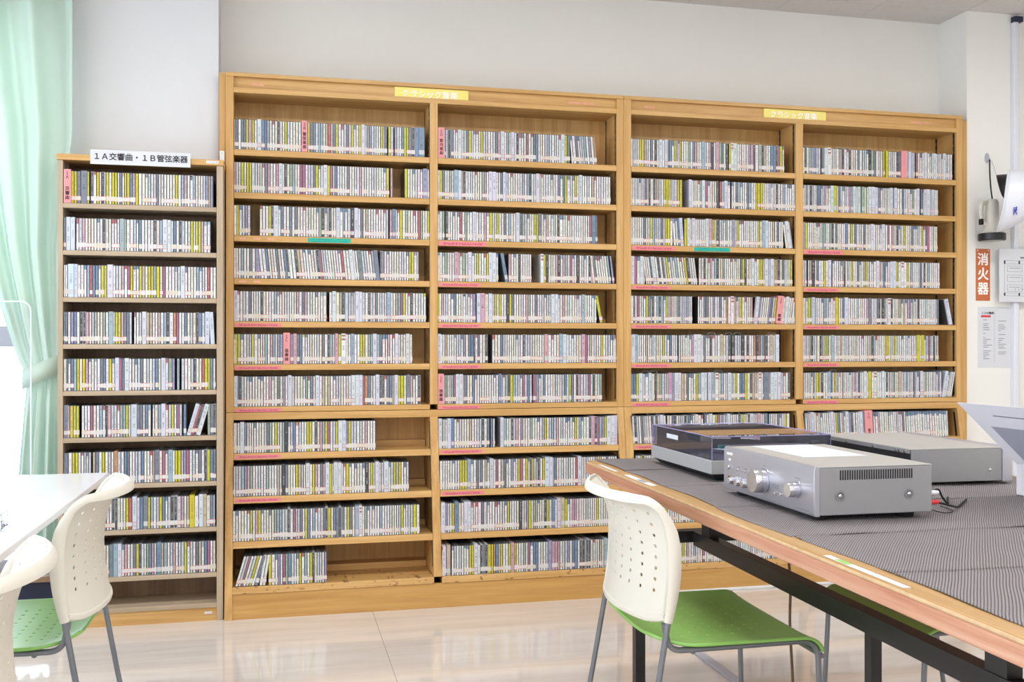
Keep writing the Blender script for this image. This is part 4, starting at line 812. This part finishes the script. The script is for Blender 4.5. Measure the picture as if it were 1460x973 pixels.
# ------------------------------------------------------------------ wooden table with the mats
T0 = (.946, 3.022); TA = R(-1.23)
def tw(x, y):   # table coordinates (x across, y towards the viewer) to the room
    return (T0[0] + x*math.cos(TA) + y*math.sin(TA), T0[1] + x*math.sin(TA) - y*math.cos(TA))
ZT = .7180; TWD, TLN = 1.085, 2.35
tb = thing('table', 'worn wooden table on a black steel frame carrying the audio players', 'table', (T0[0], T0[1], 0), TA)
bx(.004, TWD - .004, -TLN + .004, -.004, ZT - .008, ZT).build('tabletop', tabletop_m, tb, bevel=.003, seg=3)
bx(0, TWD, -TLN, 0, ZT - .038, ZT - .0085).build('edge_band', tableedge_m, tb, bevel=.0035, seg=3)
MB().tube([(.0035, -.01, ZT - .0062), (.0035, -TLN + .01, ZT - .0062)], .0036, 8).build('worn_edge', scuff_m, tb, smooth=True)
zr = .531; rt = .042
bx(.258, .292, -2.18, -.255, zr - rt, zr).build('side_rail', black_metal, tb, bevel=.001)
bx(TWD - .292, TWD - .258, -2.18, -.255, zr - rt, zr).build('side_rail', black_metal, tb, bevel=.001)
bx(.080, .872, -.254, -.219, zr - .034, zr).build('cross_rail', black_metal, tb, bevel=.001)
bx(.080, .872, -2.216, -2.181, zr - .034, zr).build('cross_rail', black_metal, tb, bevel=.001)
for x in (.080, .842):
    for y in (-.253, -2.215): bx(x, x + .030, y, y + .030, 0, zr - .0345).build('leg', black_metal, tb, bevel=.001)
for x in (.262,): bx(x, x + .025, -1.195, -1.170, 0, zr - rt - .0005).build('leg', black_metal, tb, bevel=.001)
for x in (.26, TWD - .29):
    for y in (-.37, -1.60): bx(x, x + .03, y, y + .055, zr + .0005, ZT - .0385).build('bracket', black_metal, tb)
for (y, w, h, green) in ((.12, .010, .17, 0), (.365, .018, .22, 0), (1.46, .013, .235, 1)):
    o = bx(.006, .006 + w, -y - h, -y, ZT + .0002, ZT + .0008).build('label_strip', paper_m, tb)
    if green: bx(.007, .006 + w - .001, -y - .075, -y - .035, ZT + .0009, ZT + .0012).build('green_patch', green_pl, o)
    if y == .365:
        for kx in range(3): bx(.008 + kx*.005, .011 + kx*.005, -y - .16, -y - .10, ZT + .0009, ZT + .0011).build('print', greyink_m, o)
rngm = random.Random(5)
cuts = [-.004, .275, .60, .945, 1.295, 1.61, 1.95, 2.30]
where = ['at the far end', 'under the record player', 'under the amplifier back half', 'under the amplifier front half', 'just before the amplifier', 'two strips before the amplifier', 'at the near end of the table']
for k, (a, b) in enumerate(zip(cuts, cuts[1:])):
    mb = MB(); nx, ny = 90, 18; x0 = .032 + rngm.uniform(-.004, .010); x1 = TWD - .03; ph = rngm.random()*6; vs = []
    for j in range(ny + 1):
        for i in range(nx + 1):
            u, v = i/nx, j/ny; x = x0 + (x1 - x0)*u + .004*math.sin(v*5 + ph)*(1 - u); y = a + .002 + (b - a - .004)*v
            y += .004*math.sin(u*9 + ph)*(v - .5)*0
            z = .0016 + .0020*(math.sin(u*21 + ph + 2*v)*.5 + .5)*(math.sin(v*3.1))
            if v > .93 or v < .07: z += .0016*max(0, math.sin(u*17 + ph*2))**3
            vs.append((x, -y, z))
    mb.add(vs, [(j*(nx+1) + i, (j+1)*(nx+1) + i, (j+1)*(nx+1) + i + 1, j*(nx+1) + i + 1) for j in range(ny) for i in range(nx)])
    o = mb.build('antislip_mat', foam_m, None, smooth=True, loc=(T0[0], T0[1], ZT)); o.rotation_euler = (0, 0, TA)
    s = o.modifiers.new('thick', 'SOLIDIFY'); s.thickness = .0014; s.offset = -1
    tag(o, 'grey antislip foam mat strip on wooden table, ' + where[k], 'mat', 'grey antislip mat strips')
ZM = ZT + .0030
# ------------------------------------------------------------------ amplifier
am = thing('amplifier', 'silver stereo amplifier with a large volume knob on grey foam mat', 'amplifier', (1.065, 1.843, ZM), R(-.6))
aw, ad, zb_, zt_ = .434, .275, .0125, .113
bx(.014, ad, 0.002, aw - .002, zb_, zt_ - .002).build('case', silver_d, am, bevel=.002)
bx(.013, ad - .002, .001, aw - .001, zt_ - .0018, zt_).build('lid', silver_top, am, bevel=.0006)
fp = MB().prism([(.0135, zb_ - .002), (.003, zb_ - .001), (0, zb_ + .006), (.0008, zt_ - .006), (.004, zt_ + .001), (.0135, zt_ + .001)], 'y', 0, aw).build('front_panel', silver, am, bevel=.001)
def knob(y, z, r, d, name='knob', ring=True):
    k = MB().lathe([(r*.97, 0), (r, -.002), (r*.95, -d + .0015), (r*.90, -d), (r*.2, -d - .0001)], 32, (-.0005, y, z), 'x').build(name, knob_m, am, smooth=True)
    if ring: MB().lathe([(r*1.2, -.0006), (r*1.18, -.0012), (r*1.02, -.0012), (r*1.0, -.0006)], 32, (.0006, y, z), 'x').build('collar', silver, k, smooth=True)
ky = lambda Y: Y - 1.843
kz = lambda Z: Z - ZM
knob(ky(2.062), kz(.778), .0275, .030, 'volume_knob'); knob(ky(1.912), kz(.779), .0165, .023)
for Y in (2.214, 2.177, 2.144): knob(ky(Y), kz(.758), .0085, .016)
knob(ky(2.245), kz(.787), .006, .006, 'power_button', False)
MB().lathe([(.0055, 0), (.0055, -.001), (.0035, -.001), (.0035, 0)], 16, (-.0003, ky(2.246), kz(.7605)), 'x').build('headphone_jack', plain('brass', srgb(176, 140, 70), .3, metal=1), am)
for Y, Z in ((2.193, .7865), (2.157, .7865), (2.006, .758), (1.982, .758)): knob(ky(Y), kz(Z), .0032, .004, 'push_button', False)
text('DENON', .0085, whiteink_m, fp, (-.0002, ky(2.243), kz(.819)), (R(90), 0, R(-90)), bold=.0002)
bx(-.0006, .0008, ky(2.247), ky(2.239), kz(.803), kz(.808)).build('badge', whiteink_m, fp)
for (Y, Z, w) in ((2.01, .776, .034), (2.01, .773, .034), (2.01, .770, .034), (1.912, .803, .024), (2.062, .8115, .012), (1.885, .741, .055), (2.193, .793, .014), (2.157, .793, .014), (2.18, .771, .05), (1.995, .7645, .014)):
    bx(-.0003, .002, ky(Y) - w/2, ky(Y) + w/2, kz(Z) - .0005, kz(Z) + .0005).build('print', greyink_m, fp)
for k in range(31):
    x = .060 + k*.0055; bx(x, x + .0026, .0012, .0025, zt_ - .028, zt_ - .008).build('vent_slot', black_pl, am)
for x in (.060, .220):
    s = MB().lathe([(.0105, -.0002), (.0105, .0006), (.0075, .0022), (.0075, -.0002)], 20, (x, .0002, .052), 'y').build('screw', steel, am, smooth=True)
    MB().lathe([(.0045, .0), (.0045, -.0005), (.0028, -.0022), (.0005, -.0025)], 16, (x, .0006, .052), 'y').build('screw_head', knob_m, s, smooth=True)
for x in (.035, .235):
    for y in (.03, aw - .06): MB().lathe([(.018, 0), (.020, .002), (.020, .0124)], 20, (x, y + .012, 0)).build('foot', black_rub, am)
pp = bx(1.138, 1.292, 2.008, 2.262, ZM + zt_ + .0003, ZM + zt_ + .0009).build('paper_sheet', paper_m, None)
tag(pp, 'blank white paper sheet lying on the silver amplifier lid', 'paper')
# plugs and leads at the back of the amplifier
def cable(name, pts, r, m, label, cat='cable', plug=None, group=None):
    c0 = Vector(pts[0]); t = thing(name, label, cat, c0, 0, group)
    MB().tube(fillet([Vector(p) - c0 for p in pts], .03, 6), r, 8).build('cord', m, t, smooth=True)
    if plug: MB().lathe([(.0052, .0), (.0052, .018), (.0035, .026)], 14, (-.005, 0, 0), 'x').build('plug', plug, t, smooth=True)
    return t
bxr = 1.065 + ad
cable('audio_cable', [(bxr + .008, 1.862, ZM + .049), (bxr + .05, 1.890, ZM + .054), (bxr + .10, 1.945, ZM + .024), (bxr + .13, 1.965, ZM + .0035), (bxr + .2, 2.06, ZM + .0035)], .0022, black_rub, 'black audio lead with a white plug at the amplifier back', plug=white_pl, group='audio leads')
cable('audio_cable', [(bxr + .008, 1.861, ZM + .029), (bxr + .045, 1.875, ZM + .024), (bxr + .09, 1.895, ZM + .012), (bxr + .125, 1.925, ZM + .0035), (bxr + .22, 2.02, ZM + .0035)], .0022, black_rub, 'black audio lead with a red plug at the amplifier back', plug=redpl_m, group='audio leads')
cable('wire', [(bxr + .004, 1.93, ZM + .03), (bxr + .03, 1.90, ZM + .008), (bxr + .045, 1.86, ZM + .0035), (bxr + .085, 1.88, ZM + .0035), (bxr + .10, 1.95, ZM + .0035)], .0010, black_rub, 'thin black wire looping on grey mat behind the amplifier', 'wire')
# ------------------------------------------------------------------ record player
tt = thing('record_player', 'grey record player under a smoked clear lid on grey foam mat', 'record player', (1.116, 2.452, ZM), 0)
w_, d_ = .438, .358     # along Y, along X
bx(0, d_, 0, w_, .0195, .056).build('plinth', plinth_m, tt, bevel=.0015)
MB().add([(.022, .022, .004), (d_ - .022, .022, .004), (d_ - .022, w_ - .022, .004), (.022, w_ - .022, .004), (.006, .006, .0194), (d_ - .006, .006, .0194), (d_ - .006, w_ - .006, .0194), (.006, w_ - .006, .0194)], [(3,2,1,0),(4,5,6,7),(0,1,5,4),(1,2,6,5),(2,3,7,6),(3,0,4,7)]).build('base', black_pl, tt)
for x in (.05, d_ - .05):
    for y in (.05, w_ - .05): MB().lathe([(.02, 0), (.02, .004)], 16, (x, y, 0)).build('foot', black_rub, tt)
bx(.004, d_ - .004, .004, w_ - .004, .0562, .0575).build('deck_plate', plain('deck_grey', srgb(104, 104, 122), .3, metal=.2), tt)
pl = MB().lathe([(.146, .058), (.148, .062), (.148, .070), (.146, .072), (.0, .072)], 48, (.185, .255, 0)).build('platter', plain('platter_metal', srgb(120, 122, 128), .3, metal=.8), tt, smooth=True)
MB().lathe([(.144, .0722), (.144, .0745), (.0, .0745)], 48, (.185, .255, 0)).build('slip_mat', black_rub, pl)
ar = MB().lathe([(.022, .0577), (.022, .075), (.012, .078), (.012, .090)], 20, (.295, .065, 0)).build('tonearm_base', knob_m, tt, smooth=True)
MB().tube([(.335, .064, .086), (.295, .066, .086), (.16, .075, .085), (.09, .10, .082)], .0042, 8).build('tonearm', knob_m, ar, smooth=True)
MB().lathe([(.012, -.013), (.012, .013)], 20, (.338, .064, .086), 'x').build('counterweight', black_pl, ar, smooth=True)
MB().box(.070, .096, .097, .113, .076, .086).build('cartridge', teal_pl, ar, bevel=.001)
for k in range(3): MB().lathe([(.010, .0577), (.010, .064), (.008, .066)], 16, (.028, .34 + .03*k, 0)).build('control_button', knob_m, tt, smooth=True)
bx(.010, .017, .06, .17, .0577, .0584).build('red_strip', red_m, tt)
for k in range(3): MB().lathe([(.004, .0577), (.004, .068), (.002, .070)], 12, (.030 + .0*k, .075 + .022*k, 0)).build('peg', knob_m, tt, smooth=True)
lid = MB(); th = .0025; a0, a1, b0, b1, z0, z1 = .004, d_ - .004, .004, w_ - .004, .0575, .1185
lid.box(a0, a1, b0, b1, z1 - th, z1).box(a0, a0 + th, b0, b1, z0, z1 - th).box(a1 - th, a1, b0, b1, z0, z1 - th).box(a0 + th, a1 - th, b0, b0 + th, z0, z1 - th).box(a0 + th, a1 - th, b1 - th, b1, z0, z1 - th)
lo = lid.build('lid', lid_m, tt, fix=False)
for p in ([(a0, b0, z0), (a0, b0, z1), (a1, b0, z1), (a1, b0, z0)], [(a0, b0, z1), (a0, b1, z1), (a0, b1, z0)], [(a0, b1, z1), (a1, b1, z1), (a1, b0, z1)]): MB().tube(p, .0013, 6).build('lid_edge', lidedge_m, lo)
bx(a0 - .0008, a0 - .0001, .235, .320, .089, .102).build('sticker', paper_m, lo, bevel=.0003)
for x in (.06, d_ - .09): bx(x, x + .03, b1 + .0005, b1 + .012, .03, .09).build('hinge', black_pl, tt, bevel=.002)
# ------------------------------------------------------------------ disc player
dk = thing('disc_player', 'low silver disc player behind the amplifier, black back panel showing', 'disc player', (1.576, 2.258, ZM), R(-1.0))
w_, d_, z0, z1 = .44, .272, .008, .096
bx(.006, d_, 0, w_, z0, z1 - .003).build('case', silver_d, dk, bevel=.0015)
bx(0, d_, -.0006, w_ + .0006, z1 - .0029, z1).build('lid', silver_top, dk, bevel=.0008)
bx(0, .0055, .004, w_ - .004, z0 + .002, z1 - .012).build('rear_panel', black_pl, dk)
for y in (.02, .045, .06, .165, .30): MB().lathe([(.004, 0), (.0035, -.002), (.0005, -.0026)], 12, (-.0005, y, z1 - .008), 'x').build('screw', steel, dk, smooth=True)
bx(.0, .0055, .004, w_ - .004, z1 - .0118, z1 - .003).build('rear_flange', silver_d, dk)
bx(d_, d_ + .030, -.003, w_ + .003, z0 - .003, z1 + .001).build('front_panel', silver, dk, bevel=.002)
s = MB().lathe([(.0075, -.0002), (.0075, .0005), (.0055, .0018), (.0055, -.0002)], 20, (d_ - .035, -.0004, .037), 'y').build('screw', steel, dk, smooth=True)
MB().lathe([(.004, .0), (.004, -.0005), (.0025, -.002), (.0005, -.0022)], 16, (d_ - .035, 0, .037), 'y').build('screw_head', knob_m, s, smooth=True)
for x in (.04, d_ - .04):
    for y in (.05, w_ - .06): MB().lathe([(.018, 0), (.018, .0079)], 18, (x, y, 0)).build('foot', black_rub, dk)
# ------------------------------------------------------------------ folded notice on the table
nt2 = thing('notice_stand', 'folded white notice card leaning over the disc player corner', 'notice', (1.7455, 1.83, ZM), 0)
f0, f1 = (0, .0745), (-.166, .2265)
def card(y0, y1, pts, t=.0006):
    mb = MB(); k = len(pts); vs = []
    for (x, z) in pts: vs += [(x, y0, z), (x, y1, z)]
    return mb.add(vs, [(2*i, 2*i + 1, 2*i + 3, 2*i + 2) for i in range(k - 1)])
o = card(-.05, .248, [(.09, .0008), (0, .0008), f0, f1]).build('card', card_m, nt2); m = o.modifiers.new('thick', 'SOLIDIFY'); m.thickness = .0007; m.offset = 0
def on_card(t0, t1, y0, y1, m, name, off=-.0009):
    d = Vector((f1[0] - f0[0], 0, f1[1] - f0[1])); n = Vector((-d.z, 0, d.x)).normalized()
    if n.z > 0: n = -n
    vs = []
    for t in (t0, t1):
        for y in (y0, y1): v = Vector((f0[0], y, f0[1])) + d*t + n*.0009; vs.append(v)
    MB().add(vs, [(0, 1, 3, 2)]).build(name, m, o)
on_card(.03, .64, -.05, .205, lav_m, 'photo_print'); on_card(.82, .835, .05, .16, greyink_m, 'print')
# ------------------------------------------------------------------ cord under the table
tag(MB().tube(fillet([(1.42, 2.61, ZT - .039), (1.424, 2.61, .50), (1.43, 2.60, .40), (1.425, 2.60, .30), (1.436, 2.59, .02), (1.46, 2.57, .006), (1.60, 2.5, .006)], .05), .0042, 8).lathe([(.004, 0), (.008, .01), (.008, .03), (.004, .04)], 8, (1.4275, 2.60, .37)).build('power_cord', cord_m, None, smooth=True), 'brown power cord hanging down to floor under the wooden table', 'cord')
# ------------------------------------------------------------------ things on the torch wall
YW = 4.222
hk = thing('wall_hook', 'small grey adhesive hook high on the wall above the torch', 'hook', (3.375, YW, 2.0))
MB().prism([(-.010, -.018), (0, -.026), (.010, -.018), (.013, .004), (.008, .020), (0, .026), (-.008, .020), (-.013, .004)], 'y', -.006, 0).build('plate', duct_m, hk, bevel=.002)
MB().tube(fillet([(0, -.006, -.012), (0, -.020, -.014), (0, -.022, -.002)], .006), .003, 8).build('peg', duct_m, hk, smooth=True)
fl_ = thing('torch', 'white hand torch with black lens rim hanging from the wall hook', 'torch', (3.350, YW - .064, 1.588))
MB().lathe([(.060, .030), (.050, .040), (.036, .058), (.032, .10), (.029, .185), (.020, .200), (.0, .202)], 24, (.006, 0, 0)).build('body', ivory_pl, fl_, smooth=True)
MB().lathe([(.057, 0), (.062, .004), (.062, .034), (.056, .036)], 28, (.004, 0, 0)).build('lens_rim', black_pl, fl_, smooth=True)
MB().lathe([(.052, -.0008), (.052, .003), (.0, .004)], 28, (.004, 0, 0)).build('lens', glass_m, fl_, smooth=True)
MB().lathe([(.050, .0042), (.012, .026), (.0, .026)], 24, (.004, 0, 0)).build('reflector', steel, fl_, smooth=True)
MB().tube(fillet([(-.018, 0, .185), (-.058, -.004, .180), (-.062, -.004, .125), (-.050, -.002, .090), (-.022, 0, .075)], .03, 6), .0085, 10, r2=.011).build('handle', ivory_pl, fl_, smooth=True)
MB().box(-.066, -.050, -.012, .008, .075, .105).build('switch', black_pl, fl_, bevel=.004)
MB().tube(fillet([(.006, 0, .20), (.010, .015, .25), (.020, .036, .34), (.025, .042, .402)], .03), .0042, 8, r2=.0025).build('strap', black_rub, fl_, smooth=True)
# helmet: dome axis points along +X (crown away from the torch), open side towards the torch
hm = thing('safety_helmet', 'white safety helmet with black liner and blue letters hanging by the torch', 'helmet', (3.332, 4.03, 1.778), R(-40))
mb = MB(); nr, ns = 14, 40; vs = []
def hel(t, a):
    """t 0 at the rim .. 1 at the crown; a around; long axis upright"""
    rz_, ry_ = .128, .098; f = math.cos(t*math.pi/2)**.62 if t < 1 else 0
    z = rz_*f*math.sin(a); y = ry_*f*math.cos(a)
    x = .158*t**.9
    x += .11*z*(1 - t) - (.022*max(0, -math.sin(a))**3 + .006)*(1 - t)**3      # raked rim and the peak at the lower end
    z -= .030*max(0, -math.sin(a))**4*(1 - t)**2.5
    return (x, y, z)
for i in range(nr + 1):
    for j in range(ns): vs.append(hel(i/nr, 2*math.pi*j/ns))
mb.add(vs, [(i*ns + j, i*ns + (j+1) % ns, (i+1)*ns + (j+1) % ns, (i+1)*ns + j) for i in range(nr) for j in range(ns)])
sh = mb.build('shell', white_pl, hm, smooth=True); m = sh.modifiers.new('thick', 'SOLIDIFY'); m.thickness = .003; m.offset = 1
MB().tube([Vector(hel(0, 2*math.pi*j/40)) for j in range(41)], .004, 8, cap=False).build('rim', white_pl, sh, smooth=True)
MB().tube([Vector(hel(t/10, -.35 - t*.03)) + Vector((0, -.003, 0)) for t in range(2, 10)], .003, 8).build('ridge', white_pl, sh, smooth=True)
ln = MB(); vs = []
for j in range(32):
    a = 2*math.pi*j/32; p = Vector(hel(.04, a))*.86; up_ = max(0, math.sin(a))
    vs += [(p.x - .012 - .048*up_**.7, p.y, p.z), (p.x + .030, p.y, p.z)]
ln.add(vs, [(2*j, 2*j + 1, (2*j + 3) % 64, (2*j + 2) % 64) for j in range(32)])
for a in (.3, 1.0, 1.57, 2.1, 2.8): ln.tube([Vector(hel(.04, a))*.85 + Vector((-.01, 0, 0)), Vector(hel(.45, a))*.80, (.09, 0, 0)], .013, 6, r2=.002)
o = ln.build('liner', black_pl, hm, smooth=True); m = o.modifiers.new('thick', 'SOLIDIFY'); m.thickness = .004
MB().tube(fillet([(-.046, .0, .110), (-.056, .08, .160), (-.070, .164, .208)], .02), .0022, 6).build('chin_cord', paper_m, hm, smooth=True)
text('TRC', .021, blue_ink, hm, (.034, -.0835, -.074), Matrix(((0, 1, 0), (.45, 0, -.893), (-.893, 0, -.45))).to_euler(), bold=.0007, depth=.0012)
# signs and papers on the wall
sg = thing('extinguisher_sign', 'orange fire extinguisher sign with white characters below the torch', 'sign', (3.353, YW - .0015, 1.428))
bx(-.0395, .0395, -.0012, .0012, -.127, .127).build('plate', orange_m, sg, bevel=.0008)
text('消\n火\n器', .064, whiteink_m, sg, (0, -.0014, 0), FACE_CAM, line=1.12, bold=.0016)
for x in (-.03, .03): MB().lathe([(.003, 0), (.0025, -.0012)], 10, (x, -.0012, .119), 'y').build('pin', whiteink_m, sg)
mp_ = thing('floor_plan', 'white floor plan sheet pinned over the conduit beside the orange sign', 'poster', (3.58, 4.184, 1.425))
sh = bx(-.165, .165, -.0005, .0005, -.130, .130).build('sheet', paper_m, mp_)
pr = MB()
def hl(x0, x1, z, t=.0006): pr.box(x0, x1, -.0009, -.0005, z - t, z + t)
def vl(x, z0, z1, t=.0006): pr.box(x - t, x + t, -.0009, -.0005, z0, z1)
hl(-.135, .15, .072); hl(-.135, .15, .056); hl(-.135, .15, -.086); hl(-.135, .15, -.100); vl(-.135, -.10, .072)
for (x0, x1, z0, z1) in ((-.118, -.035, .018, .045), (-.118, -.035, -.03, .002), (-.118, -.035, -.078, -.046), (-.02, .10, -.078, .045)):
    hl(x0, x1, z0); hl(x0, x1, z1); vl(x0, z0, z1); vl(x1, z0, z1); hl(x0 + .01, x1 - .01, (z0 + z1)/2 + .004, .0011)
pr.build('plan_lines', greyink_m, sh)
bl = MB()
for x in (-.138, -.055, .03, .12): bl.box(x, x + .008, -.0010, -.0005, .056, .072).box(x, x + .008, -.0010, -.0005, -.100, -.086)
for x in (-.075, -.055, -.035): bl.box(x, x + .004, -.0010, -.0005, -.070, -.066)
bl.build('plan_pillars', ink_m, sh)
bx(.0, .06, -.0011, -.0005, -.045, .028).build('plan_area', lav_m, sh); bx(-.045, .06, -.001, -.0005, .083, .091).build('print', greyink_m, sh)
lp = thing('notice_sheet', 'white list sheet headed with a red bar under the orange sign', 'notice', (3.432, YW - .0012, 1.122))
sh = bx(-.106, .106, -.0005, .0005, -.149, .149).build('sheet', paper_m, lp)
text('ＣＤ分類表', .014, ink_m, sh, (-.052, -.0008, .118), FACE_CAM, bold=.0002)
bx(-.090, -.035, -.0009, -.0005, .098, .108).build('red_bar', red_m, sh)
vl2 = MB().box(-.0135, -.0129, -.0009, -.0005, -.125, .13)
rg = random.Random(3)
for cx0, z, rows in ((-.078, .085, 21), (.008, .080, 18)):
    for k in range(rows):
        zz = z - k*.0095
        if k in (1, 8, 15, 6): continue
        vl2.box(cx0, cx0 + rg.uniform(.012, .05), -.0009, -.0005, zz - .0014, zz + .0014)
tag(vl2.build('print_lines', greyink_m, sh), kind='stuff')
